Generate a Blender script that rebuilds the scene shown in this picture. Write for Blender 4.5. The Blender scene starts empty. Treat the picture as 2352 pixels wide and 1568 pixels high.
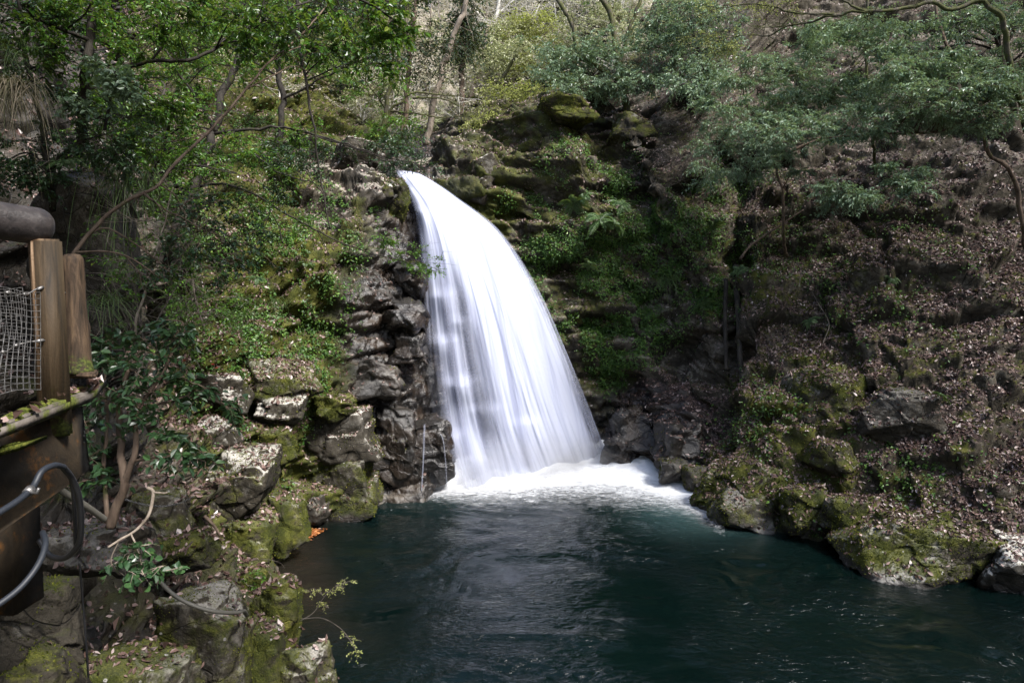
import bpy, math, random
import numpy as np
from mathutils import Vector
sc = bpy.context.scene
COL = sc.collection
R_ = math.radians
# ------------------------------------------------------------------ camera
CAM_Z, TILT = 7.0, R_(4.0)
cam_d = bpy.data.cameras.new('camera'); cam = bpy.data.objects.new('camera', cam_d); COL.objects.link(cam)
cam.location = (0, 0, CAM_Z); cam.rotation_euler = (R_(90) - TILT, 0, 0)
cam_d.lens = 24; cam_d.sensor_width = 36; cam_d.clip_start = .05; cam_d.clip_end = 1000
sc.camera = cam
# ------------------------------------------------------------------ sky, sun, exposure
SUN_EL, SUN_AZ = R_(51), R_(-40)          # azimuth measured from +x towards +y
w = bpy.data.worlds.new('World'); sc.world = w; w.use_nodes = True
nt = w.node_tree; nt.nodes.clear()
sky = nt.nodes.new('ShaderNodeTexSky'); sky.sky_type = 'NISHITA'; sky.sun_disc = False
sky.sun_elevation = SUN_EL; sky.sun_rotation = R_(90) - SUN_AZ
sky.air_density = 1.0; sky.dust_density = 2.5; sky.ozone_density = 1.0
bg = nt.nodes.new('ShaderNodeBackground'); bg.inputs[1].default_value = 0.12
wo = nt.nodes.new('ShaderNodeOutputWorld')
nt.links.new(sky.outputs[0], bg.inputs[0]); nt.links.new(bg.outputs[0], wo.inputs[0])
sun_d = bpy.data.lights.new('sun', 'SUN'); sun_d.energy = 3.5; sun_d.angle = R_(14); sun_d.color = (1, .975, .945)
sun = bpy.data.objects.new('sun', sun_d); COL.objects.link(sun)
_dir = Vector((math.cos(SUN_AZ) * math.cos(SUN_EL), math.sin(SUN_AZ) * math.cos(SUN_EL), math.sin(SUN_EL)))
sun.rotation_euler = _dir.to_track_quat('Z', 'Y').to_euler()
sc.view_settings.view_transform = 'Standard'; sc.view_settings.look = 'None'
sc.view_settings.gamma = 1; sc.view_settings.use_curve_mapping = False
sc.view_settings.exposure = 1.22
cy = sc.cycles
cy.max_bounces = 6; cy.diffuse_bounces = 3; cy.glossy_bounces = 3; cy.transmission_bounces = 3; cy.transparent_max_bounces = 24
cy.adaptive_threshold = .02; cy.use_denoising = True; cy.caustics_reflective = False; cy.caustics_refractive = False; cy.sample_clamp_indirect = 6

# ------------------------------------------------------------------ pixel -> world (photo laid out 2352 x 1568, focal length 1568)
_ct, _st = math.cos(TILT), math.sin(TILT)
FW = np.array((0, _ct, -_st)); UP = np.array((0, _st, _ct)); RT = np.array((1., 0, 0)); C0 = np.array((0, 0, CAM_Z))
def ray(px, py): return FW + (px - 1176) / 1568 * RT + (784 - py) / 1568 * UP
def P(px, py, d): return C0 + d * ray(px, py)
def W(px, py, z=0.0):
    r = ray(px, py); return C0 + r * ((z - CAM_Z) / r[2])
def PL(pts): return np.array([P(*p) if len(p) == 3 else W(*p) for p in pts])
def proj(p):
    q = np.asarray(p) - C0; d = q @ FW
    return 1176 + 1568 * (q @ RT) / d, 784 - 1568 * (q @ UP) / d, d

# ------------------------------------------------------------------ noise
def _h(ix, iy, iz, seed):
    n = (ix.astype(np.int64) * 374761393 + iy.astype(np.int64) * 668265263 + iz.astype(np.int64) * 2147483647 + seed * 974711) & 0xFFFFFFFF
    n = ((n ^ (n >> 13)) * 1274126177) & 0xFFFFFFFF
    n = ((n ^ (n >> 15)) * 2246822519) & 0xFFFFFFFF
    return ((n ^ (n >> 16)) & 0xFFFFFF) / float(0xFFFFFF)
def vnoise(p, seed=0):
    i = np.floor(p).astype(np.int64); f = p - i; f = f * f * (3 - 2 * f)
    r = 0
    for a in (0, 1):
        for b in (0, 1):
            for c in (0, 1):
                wt = (f[:, 0] if a else 1 - f[:, 0]) * (f[:, 1] if b else 1 - f[:, 1]) * (f[:, 2] if c else 1 - f[:, 2])
                r = r + wt * _h(i[:, 0] + a, i[:, 1] + b, i[:, 2] + c, seed)
    return r
def fbm(p, seed=0, o=4, gain=.5):
    r = 0; a = 1; t = 0
    for k in range(o):
        r = r + a * (vnoise(p * (2.03 ** k) + 17.3 * k, seed + k) - .5); t += a; a *= gain
    return r / t * 2
def voronoi(p, seed=0, jit=.9):
    i = np.floor(p).astype(np.int64)
    f1 = np.full(len(p), 9.); f2 = np.full(len(p), 9.); cid = np.zeros(len(p)); c1 = np.zeros_like(p)
    for a in (-1, 0, 1):
        for b in (-1, 0, 1):
            for c in (-1, 0, 1):
                x, y, z = i[:, 0] + a, i[:, 1] + b, i[:, 2] + c
                q = np.stack([x + .5 + jit * (_h(x, y, z, seed) - .5), y + .5 + jit * (_h(x, y, z, seed + 1) - .5), z + .5 + jit * (_h(x, y, z, seed + 2) - .5)], 1)
                d = np.abs(p - q); d = (d ** 3).sum(1) ** (1 / 3)
                h = _h(x, y, z, seed + 3)
                m = d < f1
                f2 = np.where(m, f1, np.minimum(f2, d)); cid = np.where(m, h, cid); c1[m] = q[m]
                f1 = np.where(m, d, f1)
    return f1, f2, cid, c1
def sstep(a, b, x):
    t = np.clip((x - a) / (b - a), 0, 1); return t * t * (3 - 2 * t)

# ------------------------------------------------------------------ mesh helpers
def mesh(name, V, F, mat=None, smooth=True, attrs=None, uv=None):
    """V: (n,3); F: list of (m,k) index arrays"""
    V = np.asarray(V, dtype=np.float32); F = [np.asarray(f, dtype=np.int32) for f in (F if isinstance(F, list) else [F]) if len(f)]
    me = bpy.data.meshes.new(name)
    me.vertices.add(len(V)); me.vertices.foreach_set('co', V.ravel())
    li = np.concatenate([f.ravel() for f in F]); ln = np.concatenate([np.full(len(f), f.shape[1], np.int32) for f in F])
    st = np.concatenate([[0], np.cumsum(ln)[:-1]]).astype(np.int32)
    me.loops.add(len(li)); me.loops.foreach_set('vertex_index', li)
    me.polygons.add(len(ln)); me.polygons.foreach_set('loop_start', st)
    me.polygons.foreach_set('use_smooth', np.full(len(ln), smooth))
    for k, a in (attrs or {}).items():
        at = me.attributes.new(k, 'FLOAT', 'POINT'); at.data.foreach_set('value', np.asarray(a, dtype=np.float32))
    if uv is not None:
        ul = me.uv_layers.new(name='uv'); ul.data.foreach_set('uv', np.asarray(uv, dtype=np.float32)[li].ravel())
    me.update(calc_edges=True)
    if mat: me.materials.append(mat)
    return me
def obj(name, me, parent=None, label=None, cat=None, group=None, kind=None, loc=None):
    o = bpy.data.objects.new(name, me); COL.objects.link(o)
    if parent: o.parent = parent
    if loc is not None: o.location = [float(x) for x in loc]
    tag(o, label, cat, group, kind)
    return o
def tag(o, label=None, cat=None, group=None, kind=None):
    for k, v in (('label', label), ('category', cat), ('group', group), ('kind', kind)):
        if v: o[k] = v
def empty(name, loc, label, cat, group=None):
    o = obj(name, None, None, label, cat, group, None, loc); o.empty_display_size = .2
    return o
def grid_faces(n, m):
    a = np.arange(n * m).reshape(n, m)
    return np.stack([a[:-1, :-1].ravel(), a[1:, :-1].ravel(), a[1:, 1:].ravel(), a[:-1, 1:].ravel()], 1)
def cat_mesh(parts):
    """parts: list of (V, [F...]) merged"""
    Vs, Fs, o = [], {}, 0
    for V, F in parts:
        Vs.append(V)
        for f in (F if isinstance(F, list) else [F]):
            if len(f): Fs.setdefault(f.shape[1], []).append(np.asarray(f) + o)
        o += len(V)
    return np.concatenate(Vs), [np.concatenate(v) for v in Fs.values()]
def crom(pts, n):
    """Catmull-Rom resample, uniform in chord length"""
    p = np.asarray(pts, float); e = np.concatenate([[2 * p[0] - p[1]], p, [2 * p[-1] - p[-2]]])
    out = []
    for i in range(len(p) - 1):
        a, b, c, d = e[i:i + 4]; t = np.linspace(0, 1, 24, endpoint=False)[:, None]
        out.append(.5 * ((2 * b) + (c - a) * t + (2 * a - 5 * b + 4 * c - d) * t ** 2 + (-a + 3 * b - 3 * c + d) * t ** 3))
    out = np.concatenate(out + [p[-1:]])
    s = np.concatenate([[0], np.cumsum(np.linalg.norm(np.diff(out[:, :3], axis=0), axis=1))])
    t = np.linspace(0, s[-1], n)
    return np.stack([np.interp(t, s, out[:, k]) for k in range(out.shape[1])], 1)
def tube(pts, rad, sides=6, cap=True):
    p = np.asarray(pts, float); n = len(p); rad = np.broadcast_to(np.asarray(rad, float), (n,))
    t = np.gradient(p, axis=0); t /= np.linalg.norm(t, axis=1)[:, None] + 1e-9
    m = np.abs(t).mean(0); ref = np.eye(3)[np.argmin(m)]
    u = np.cross(t, ref); u /= np.linalg.norm(u, axis=1)[:, None] + 1e-9
    v = np.cross(t, u)
    a = np.linspace(0, 2 * np.pi, sides, endpoint=False)
    V = p[:, None] + rad[:, None, None] * (np.cos(a)[None, :, None] * u[:, None] + np.sin(a)[None, :, None] * v[:, None])
    V = V.reshape(-1, 3); k = np.arange(n * sides).reshape(n, sides); k2 = np.roll(k, -1, 1)
    F = np.stack([k[:-1].ravel(), k2[:-1].ravel(), k2[1:].ravel(), k[1:].ravel()], 1)
    if not cap: return V, [F]
    V = np.concatenate([V, p[:1], p[-1:]]); c0, c1 = len(V) - 2, len(V) - 1
    T = np.concatenate([np.stack([k2[0], k[0], np.full(sides, c0)], 1), np.stack([k[-1], k2[-1], np.full(sides, c1)], 1)])
    return V, [F, T]
def leaf_mesh(B, D, N, L, Wd, curl=.35, tip=.12):
    """oval folded leaves: base B, direction D, normal N (n,3); length L, half width Wd (n,). returns V,F"""
    n = len(B); S = np.cross(D, N); S /= np.linalg.norm(S, axis=1)[:, None] + 1e-9
    N = np.cross(S, D); L = np.broadcast_to(L, n)[:, None]; Wd = np.broadcast_to(Wd, n)[:, None]; curl = np.broadcast_to(curl, n)[:, None]; tip = np.broadcast_to(tip, n)[:, None]
    V = np.stack([B, B + D * L * .32 + S * Wd + N * Wd * curl, B + D * L * .68 + S * Wd * .8 + N * Wd * (curl - .1), B + D * L - N * L * tip,
                  B + D * L * .68 - S * Wd * .8 + N * Wd * (curl - .1), B + D * L * .32 - S * Wd + N * Wd * curl], 1).reshape(-1, 3)
    o = (np.arange(n) * 6)[:, None]
    F = np.concatenate([o + np.array([[0, 1, 2, 3]]), o + np.array([[0, 3, 4, 5]])])
    return V, F
def unit(v): return v / (np.linalg.norm(v, axis=-1, keepdims=True) + 1e-9)

# ------------------------------------------------------------------ materials
def mat(name):
    m = bpy.data.materials.new(name); m.use_nodes = True; m.node_tree.nodes.clear()
    return m, m.node_tree
class NB:
    def __init__(s, name): s.m, s.t = mat(name); s.out = s.n('ShaderNodeOutputMaterial')
    def n(s, typ, **kw):
        x = s.t.nodes.new(typ)
        for k, v in kw.items(): setattr(x, k, v)
        return x
    def l(s, a, b): s.t.links.new(a, b)
    def set(s, sock, v):
        if hasattr(v, 'is_linked') or isinstance(v, bpy.types.NodeSocket): s.l(v, sock)
        else: sock.default_value = v
    def coord(s): return s.n('ShaderNodeNewGeometry').outputs['Position']
    def scale(s, v, k):
        m = s.n('ShaderNodeVectorMath', operation='MULTIPLY'); s.l(v, m.inputs[0]); m.inputs[1].default_value = k if isinstance(k, tuple) else (k, k, k)
        return m.outputs[0]
    def noise(s, v, sc=1, det=5, rough=.55, dist=0):
        x = s.n('ShaderNodeTexNoise'); s.l(v, x.inputs['Vector']); x.inputs['Scale'].default_value = sc; x.inputs['Detail'].default_value = det
        x.inputs['Roughness'].default_value = rough; x.inputs['Distortion'].default_value = dist
        return x.outputs['Fac']
    def vor(s, v, sc=1, feature='F1', out='Distance', rnd=1):
        x = s.n('ShaderNodeTexVoronoi', feature=feature); s.l(v, x.inputs['Vector']); x.inputs['Scale'].default_value = sc; x.inputs['Randomness'].default_value = rnd
        return x.outputs[out]
    def math(s, op, a, b=0., clamp=False):
        x = s.n('ShaderNodeMath', operation=op, use_clamp=clamp); s.set(x.inputs[0], a); s.set(x.inputs[1], b); return x.outputs[0]
    def step(s, x, a, b):
        m = s.n('ShaderNodeMapRange', interpolation_type='SMOOTHSTEP'); s.set(m.inputs['Value'], x); m.inputs['From Min'].default_value = a; m.inputs['From Max'].default_value = b
        return m.outputs[0]
    def ramp(s, f, stops):
        r = s.n('ShaderNodeValToRGB'); s.l(f, r.inputs[0]); e = r.color_ramp.elements
        while len(e) < len(stops): e.new(.5)
        for i, (p, c) in enumerate(stops): e[i].position = p; e[i].color = (*c, 1)
        return r.outputs[0]
    def mix(s, f, a, b):
        x = s.n('ShaderNodeMix', data_type='RGBA'); s.set(x.inputs[0], f)
        for sock, v in ((x.inputs[6], a), (x.inputs[7], b)):
            if isinstance(v, tuple): sock.default_value = (*v, 1)
            else: s.l(v, sock)
        return x.outputs[2]
    def attr(s, name): return s.n('ShaderNodeAttribute', attribute_name=name).outputs['Fac']
    def bump(s, h, strength=.5, dist=.05, normal=None):
        b = s.n('ShaderNodeBump'); s.l(h, b.inputs['Height']); b.inputs['Strength'].default_value = strength; b.inputs['Distance'].default_value = dist
        if normal: s.l(normal, b.inputs['Normal'])
        return b.outputs[0]
    def bsdf(s, col, rough=.8, normal=None, spec=.5, **kw):
        b = s.n('ShaderNodeBsdfPrincipled')
        if isinstance(col, tuple): b.inputs['Base Color'].default_value = (*col, 1)
        else: s.l(col, b.inputs['Base Color'])
        s.set(b.inputs['Roughness'], rough); s.set(b.inputs['Specular IOR Level'], spec)
        if normal: s.l(normal, b.inputs['Normal'])
        for k, v in kw.items(): s.set(b.inputs[k], v)
        return b.outputs[0]
    def done(s, sh): s.l(sh, s.out.inputs['Surface']); return s.m

def rock_material(name, dark, mid, pale, litter=False):
    b = NB(name); co = b.coord()
    n1 = b.noise(co, .9, 6, .6); n2 = b.noise(co, 5, 6, .65); n3 = b.noise(co, 28, 4, .6)
    wc = b.n('ShaderNodeVectorMath', operation='ADD'); nz0 = b.n('ShaderNodeTexNoise'); b.l(co, nz0.inputs['Vector']); nz0.inputs['Scale'].default_value = 1.3; b.l(co, wc.inputs[0]); b.l(nz0.outputs['Color'], wc.inputs[1])
    cr = b.vor(b.scale(wc.outputs[0], (1, 1, 1.8)), 1.1, 'DISTANCE_TO_EDGE')
    base = b.ramp(b.math('ADD', b.math('MULTIPLY', n1, .55), b.math('MULTIPLY', n2, .45)), [(.3, dark), (.52, mid), (.72, tuple(.6 * m + .4 * p for m, p in zip(mid, pale)))])
    base = b.mix(b.math('MULTIPLY', b.step(n3, .45, .75), .5), base, tuple(x * .35 for x in mid))
    geo = b.n('ShaderNodeNewGeometry'); sx = b.n('ShaderNodeSeparateXYZ'); b.l(geo.outputs['Normal'], sx.inputs[0]); nz = sx.outputs[2]
    # pale lichen, plus the sky-lit brightness of upward faces painted in
    pf = b.math('MULTIPLY', b.step(b.math('ADD', b.math('MULTIPLY', nz, .75), b.math('MULTIPLY', n2, .9)), .78, 1.02), b.attr('pale'))
    base = b.mix(pf, base, b.mix(b.step(n3, .35, .65), pale, tuple(x * .6 for x in pale)))
    # litter-brown ground
    if litter:
        v = b.n('ShaderNodeTexVoronoi'); b.l(b.scale(co, (1, 1, 1.4)), v.inputs['Vector']); v.inputs['Scale'].default_value = 11
        sp = b.n('ShaderNodeSeparateColor'); b.l(v.outputs['Color'], sp.inputs[0])
        lc = b.ramp(sp.outputs[0], [(0, (.008, .006, .005)), (.5, (.032, .021, .018)), (.8, (.085, .056, .048)), (1, (.2, .15, .13))])
        lf = b.math('MULTIPLY', b.attr('litter'), b.step(b.math('ADD', b.math('MULTIPLY', nz, .7), b.math('MULTIPLY', n2, .7)), .5, .8))
        base = b.mix(lf, base, lc)
    base = b.mix(b.math('MULTIPLY', b.step(cr, .035, .0), .75), base, (.006, .005, .004))
    base = b.mix(b.math('MULTIPLY', b.step(b.noise(co, 11, 5, .7), .56, .68), .6), base, (.010, .008, .006))
    # moss
    ma = b.attr('moss')
    mf = b.step(b.math('ADD', b.math('ADD', b.math('MULTIPLY', ma, .75), b.math('ADD', b.math('MULTIPLY', b.noise(co, 1.6, 5, .62), .85), b.math('MULTIPLY', b.noise(co, 8, 4, .7), .32))), b.math('MULTIPLY', nz, .12)), .92, 1.12)
    mc = b.ramp(b.math('ADD', b.math('MULTIPLY', b.noise(co, 2.3, 4, .6), .6), b.math('MULTIPLY', b.noise(co, 40, 3, .7), .4)),
                [(.34, (.014, .020, .004)), (.47, (.042, .050, .008)), (.56, (.085, .090, .014)), (.68, (.16, .15, .03))])
    base = b.mix(b.math('MULTIPLY', mf, .92), base, mc)
    # white petals and lichen flecks
    vf = b.n('ShaderNodeTexVoronoi'); b.l(co, vf.inputs['Vector']); vf.inputs['Scale'].default_value = 7
    fl = b.math('MULTIPLY', b.step(vf.outputs['Distance'], .16, .11), b.step(b.noise(co, .8, 3, .5), .5, .62))
    base = b.mix(b.math('MULTIPLY', fl, b.math('SUBTRACT', .85, b.math('MULTIPLY', b.attr('wet'), .5))), base, (.42, .40, .38))
    wet = b.attr('wet')  # dampness, plus shade painted into the near-left rock
    base = b.mix(wet, base, b.mix(.84, base, b.mix(b.step(n1, .45, .6), (.009, .008, .008), (.020, .012, .008))))
    rough = b.math('SUBTRACT', .9, b.math('MULTIPLY', wet, b.math('ADD', .52, b.math('MULTIPLY', n2, .3))))
    hgt = b.math('ADD', b.math('ADD', b.math('MULTIPLY', n2, .8), b.math('MULTIPLY', n3, .35)), b.math('MULTIPLY', b.step(cr, 0, .03), .25))
    hgt = b.math('ADD', hgt, b.math('MULTIPLY', b.math('MULTIPLY', mf, b.noise(co, 60, 2, .6)), .5))
    return b.done(b.bsdf(base, rough, b.bump(hgt, .75, .07), b.math('ADD', .2, b.math('MULTIPLY', wet, .3))))
M = {}
M['rock'] = rock_material('mossy rock', (.014, .012, .009), (.055, .046, .032), (.52, .47, .39), True)
M['boulder'] = rock_material('pale mossy boulder', (.013, .011, .008), (.046, .039, .028), (.56, .53, .47))

def leaf_material(name, stops, rough=.38, trans=.3, spec=.5):
    b = NB(name); v = b.attr('var')
    c = b.ramp(v, stops)
    sh = b.bsdf(c, rough, None, spec)
    if trans:
        tr = b.n('ShaderNodeBsdfTranslucent'); b.l(b.mix(.5, c, b.mix(1, c, (.25, .32, .03))), tr.inputs[0])
        mx = b.n('ShaderNodeMixShader'); mx.inputs[0].default_value = trans; b.l(sh, mx.inputs[1]); b.l(tr.outputs[0], mx.inputs[2]); sh = mx.outputs[0]
    return b.done(sh)
M['leaf_glossy'] = leaf_material('glossy evergreen leaf', [(0, (.014, .034, .014)), (.6, (.03, .07, .026)), (1, (.06, .12, .035))], .34, .15, .5)
M['leaf_green'] = leaf_material('bright green leaf', [(0, (.02, .055, .010)), (.5, (.06, .15, .02)), (.85, (.13, .28, .03)), (1, (.28, .32, .05))], .33, .4)
M['leaf_grey'] = leaf_material('grey green leaf', [(0, (.085, .14, .085)), (.55, (.19, .28, .18)), (1, (.32, .44, .26))], .36, .3, .6)
M['leaf_yellow'] = leaf_material('young yellow green leaf', [(0, (.20, .23, .06)), (.6, (.40, .42, .13)), (1, (.58, .58, .24))], .5, .45)
M['leaf_hill'] = leaf_material('sunlit hillside leaf', [(0, (.22, .25, .11)), (.5, (.46, .48, .27)), (1, (.66, .65, .44))], .5, .3, .3)  # sunlit brightness of the valley put into the leaf colour
M['rock_valley'] = rock_material('sunlit valley ground', (.16, .14, .10), (.34, .29, .22), (.55, .52, .45))  # ground colour raised to paint in the valley's sunlight
M['leaf_cedar'] = leaf_material('cedar needle', [(0, (.012, .026, .014)), (1, (.045, .075, .04))], .6, .15, .3)
M['leaf_ivy'] = leaf_material('ivy leaf', [(0, (.02, .05, .012)), (.5, (.06, .14, .025)), (.85, (.12, .22, .035)), (1, (.2, .27, .05))], .42, .25)
M['litter'] = leaf_material('dead leaf', [(0, (.03, .017, .013)), (.3, (.092, .054, .043)), (.6, (.215, .14, .118)), (.82, (.40, .31, .28)), (1, (.60, .53, .50))], .42, 0, .5)
M['straw'] = leaf_material('dry grass', [(0, (.04, .05, .016)), (.4, (.12, .10, .055)), (1, (.30, .245, .17))], .6, .2, .3)
M['grass'] = leaf_material('green grass blade', [(0, (.02, .04, .01)), (1, (.09, .14, .04))], .5, .25, .4)
M['camellia'] = leaf_material('red camellia petal', [(0, (.5, .02, .03)), (1, (.7, .05, .05))], .5, .2)
def bark_material(name, a, c, moss=.3, sc=9):
    b = NB(name); co = b.coord()
    n = b.noise(b.scale(co, (1, 1, .3)), sc, 5, .65); n2 = b.noise(co, 3, 4, .6)
    col = b.ramp(n, [(.35, a), (.7, c)])
    col = b.mix(b.math('MULTIPLY', b.step(n2, .72 - moss * .5, .8 - moss * .5), .9), col, b.ramp(b.noise(co, 30, 2), [(.3, (.03, .036, .010)), (.7, (.095, .098, .030))]))
    return b.done(b.bsdf(col, .85, b.bump(n, .6, .02), .25))
M['bark_dark'] = bark_material('dark bark', (.012, .010, .009), (.06, .052, .042), .2)
M['bark_pale'] = bark_material('pale smooth bark', (.10, .08, .06), (.30, .25, .20), .12, 14)
M['bark_brown'] = bark_material('brown bark', (.05, .034, .024), (.20, .145, .105), .25)
M['bark_moss'] = bark_material('mossy bark', (.04, .035, .025), (.13, .115, .08), .62)
M['bark_white'] = bark_material('bare white bark', (.36, .34, .30), (.70, .67, .61), .0)
M['twig'] = bark_material('bare twig', (.05, .042, .035), (.20, .17, .14), .05)
# ================================================================== TERRAIN: ribs run from the pool bed up the gorge wall, left bank -> falls -> right bank
LIPZ = 12.1
def rib(pts, a, ext=None):
    """pts: first one is the waterline (px,py) or a world point; a = (terrace, block, moss, wet, litter, pale)"""
    q = np.array([P(*p) if (len(p) == 3 and not isinstance(p, np.ndarray)) else (W(*p) if len(p) == 2 else p) for p in pts])
    c = np.array([3.5, 17., 0]) - q[0]; c[2] = 0; c = c / np.linalg.norm(c)
    bed = [q[0] + c * 2.5 + np.array([0, 0, -1.6]), q[0] + c * .5 + np.array([0, 0, -.35])]
    q = np.concatenate([bed, q] + ([np.array(ext)] if ext else []))
    return crom(q, 44), np.array(a, float)
A = np.array
up45 = lambda p, L: [p + A([L * .3, 0, L * .3]), p + A([L, 0, L])]
def right_ext(px, py, d, L=34):
    p = P(px, py, d); return [p + A([L * .35, L * .12, L * .33]), p + A([L * 2, L * .3, L * 1.9])]
RIBS = [
 rib([A([2., -9, 0]), A([-2.5, -9, 3]), A([-5, -8.5, 5.5]), A([-7.5, -8, 12]), A([-11, -8, 20]), A([-20, -8, 30])], (.2, .3, .5, .2, .3, .2)),
 rib([(800, 1900), (300, 1900, 5.2), (0, 1700, 5.6), (-100, 1500, 6.6), (-150, 1200, 7.6), (-150, 1000, 8.6), (-150, 700, 9.6), (-200, 400, 10), (-200, 100, 12), (-250, -300, 18)], (.2, .5, .3, .45, .2, .0)),
 rib([(720, 1640), (520, 1600, 9), (330, 1520, 9), (200, 1400, 9), (190, 1230, 9.4), (230, 1000, 10.4), (260, 850, 11.2), (270, 700, 12), (250, 500, 12.6), (220, 300, 14), (200, 100, 17), (180, -150, 22)], (.2, .5, .3, .55, .1, .0)),
 rib([(650, 1450), (560, 1330, 13.2), (480, 1230, 12.8), (440, 1130, 13.6), (420, 1000, 14.6), (430, 850, 16.4), (440, 700, 18.5), (440, 550, 20.2), (420, 400, 22), (380, 250, 25), (350, 100, 30), (330, -150, 38)], (.5, .6, .55, .2, .5, .6)),
 rib([(610, 1285), (575, 1180, 17), (520, 1080, 17), (545, 900, 18.8), (560, 780, 20.3), (570, 600, 22), (590, 450, 24.5), (630, 320, 28.5), (660, 200, 33), (680, 50, 40), (690, -150, 48)], (.6, .6, .85, .0, .4, .8)),
 rib([(700, 1200), (692, 1110, 20.5), (690, 970, 20.8), (700, 890, 21.6), (690, 790, 22.2), (720, 650, 23.3), (730, 520, 24.4), (740, 410, 26), (730, 335, 28.6), (740, 290, 33), (750, 150, 42), (760, -150, 56)], (.6, .6, .95, .0, .35, .9)),
 rib([(850, 1150), (850, 1000, 22.9), (842, 850, 23.3), (842, 700, 24), (845, 550, 24.8), (845, 440, 25.7), (840, 385, 27), (850, 345, 30), (870, 318, 36), (880, 200, 50), (890, -150, 70)], (.6, .6, .6, .35, .2, .9)),
 rib([(945, 1140), (948, 1000, 24.1), (940, 850, 24.9), (930, 700, 25.5), (925, 560, 26.2), (912, 470, 26.9), (900, 410, 27.6), (905, 388, 28.6), (925, 362, 33), (935, 330, 40), (940, 200, 58), (950, -150, 80)], (.5, .55, .25, .85, .0, .5)),
 rib([(1120, 1100), (1120, 1000, 26.6), (1110, 850, 27.0), (1080, 700, 27.3), (1040, 560, 27.7), (985, 470, 28.0), (940, 402, 28.5), (945, 386, 29.4), (965, 365, 33), (975, 330, 40), (980, 200, 58), (1000, -150, 80)], (.3, .5, .05, 1, .0, .1)),
 rib([(1400, 1052), (1385, 950, 29.0), (1330, 800, 29.0), (1270, 650, 28.9), (1200, 545, 28.8), (1110, 455, 28.7), (1060, 402, 28.7), (1050, 365, 29.3), (1060, 330, 32), (1075, 305, 40), (1080, 180, 60), (1100, -100, 85)], (.95, .4, .6, .3, .25, 1.)),
 rib([(1500, 1085), (1470, 980, 28.7), (1420, 900, 29.2), (1400, 800, 29.2), (1375, 650, 28.8), (1340, 500, 28.7), (1300, 400, 29), (1260, 310, 29.6), (1240, 275, 31), (1250, 255, 36), (1300, 100, 60), (1320, -100, 70)], (1., .4, .6, .15, .55, .7)),
 rib([(1610, 1138), (1600, 1020, 25.2), (1580, 930, 26.8), (1560, 850, 28.6), (1550, 720, 29), (1530, 600, 28.9), (1500, 480, 29.3), (1470, 380, 29.8), (1430, 280, 30.4), (1400, 225, 31.5), (1420, 180, 36), (1450, -100, 55)], (1., .4, .5, .1, .7, .35)),
 rib([(1665, 1182), (1690, 1040, 23), (1700, 930, 24.6), (1700, 830, 26.4), (1690, 700, 27.6), (1670, 560, 28.6), (1640, 430, 29.6), (1600, 300, 30.6), (1570, 200, 31.8), (1590, 120, 35), (1610, -100, 45)], (.75, .45, .5, .05, .8, .2)),
 rib([(1760, 1215), (1800, 1080, 20.8), (1830, 950, 22.6), (1840, 820, 24.4), (1840, 680, 26.2), (1820, 520, 28), (1790, 360, 30), (1760, 200, 32.5), (1740, 50, 36), (1720, -200, 44)], (.5, .45, .5, .0, .9, .2), right_ext(1720, -200, 44)),
 rib([(1960, 1264), (2000, 1150, 18.9), (2030, 1000, 20.6), (2040, 850, 22.3), (2040, 700, 24), (2030, 500, 26.8), (2010, 300, 29.8), (2000, 100, 33.5), (1990, -200, 42)], (.5, .45, .45, .0, 1, .2), right_ext(1990, -200, 42)),
 rib([(2255, 1310), (2265, 1230, 16.8), (2280, 1100, 18.2), (2290, 950, 19.8), (2300, 800, 21.5), (2300, 600, 24), (2300, 400, 27), (2300, 200, 30.5), (2300, -200, 40)], (.5, .45, .4, .0, 1, .3), right_ext(2300, -200, 40)),
 rib([(2600, 1390), (2620, 1250, 15.6), (2640, 1100, 17), (2660, 950, 18.8), (2680, 800, 20.4), (2700, 600, 23), (2700, 400, 26), (2700, 100, 32), (2750, -200, 38)], (.5, .45, .4, 0, 1, .2), right_ext(2750, -200, 38)),
 rib([A([14.5, 7, 0]), A([16, 7, 1.2]), A([20, 7, 5]), A([26, 7, 11]), A([36, 6, 22])], (.5, .4, .4, 0, 1, .2), [A([46, 6, 32]), A([96, 2, 82])]),
 rib([A([14.5, -8, 0]), A([16, -8, 1.2]), A([20, -8, 5]), A([26, -8, 11]), A([36, -9, 22])], (.5, .4, .4, 0, 1, .2), [A([46, -10, 32]), A([96, -16, 82])]),
 rib([A([14.5, -26, 0]), A([16, -26, 1.2]), A([20, -26, 5]), A([26, -28, 11]), A([36, -30, 22])], (.5, .4, .4, 0, 1, .2), [A([46, -32, 32]), A([96, -40, 82])]),
]
SEG = [14, 30, 44, 46, 40, 38, 36, 44, 60, 40, 36, 40, 44, 60, 80, 50, 14, 6, 6]
NV = 640
ctl = np.stack([r[0] for r in RIBS]); att = np.stack([r[1] for r in RIBS])      # (ribs,44,3)
def along(c, segs):
    e = np.concatenate([[2 * c[0] - c[1]], c, [2 * c[-1] - c[-2]]]); out = []
    for i, s in enumerate(segs):
        t = np.linspace(0, 1, s, endpoint=False).reshape((-1,) + (1,) * (c.ndim - 1)); a, b, cc, d = e[i:i + 4]
        k = .5                                                                  # tension keeps the ribs from overshooting
        m1, m2 = k * (cc - a), k * (d - b)
        out.append((2 * t ** 3 - 3 * t ** 2 + 1) * b + (t ** 3 - 2 * t ** 2 + t) * m1 + (-2 * t ** 3 + 3 * t ** 2) * cc + (t ** 3 - t ** 2) * m2)
    return np.concatenate(out + [c[-1:]])
G = along(ctl, SEG); AT = np.clip(along(att, SEG), 0, 1)                        # (NU,44,3)
NU = len(G)
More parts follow.
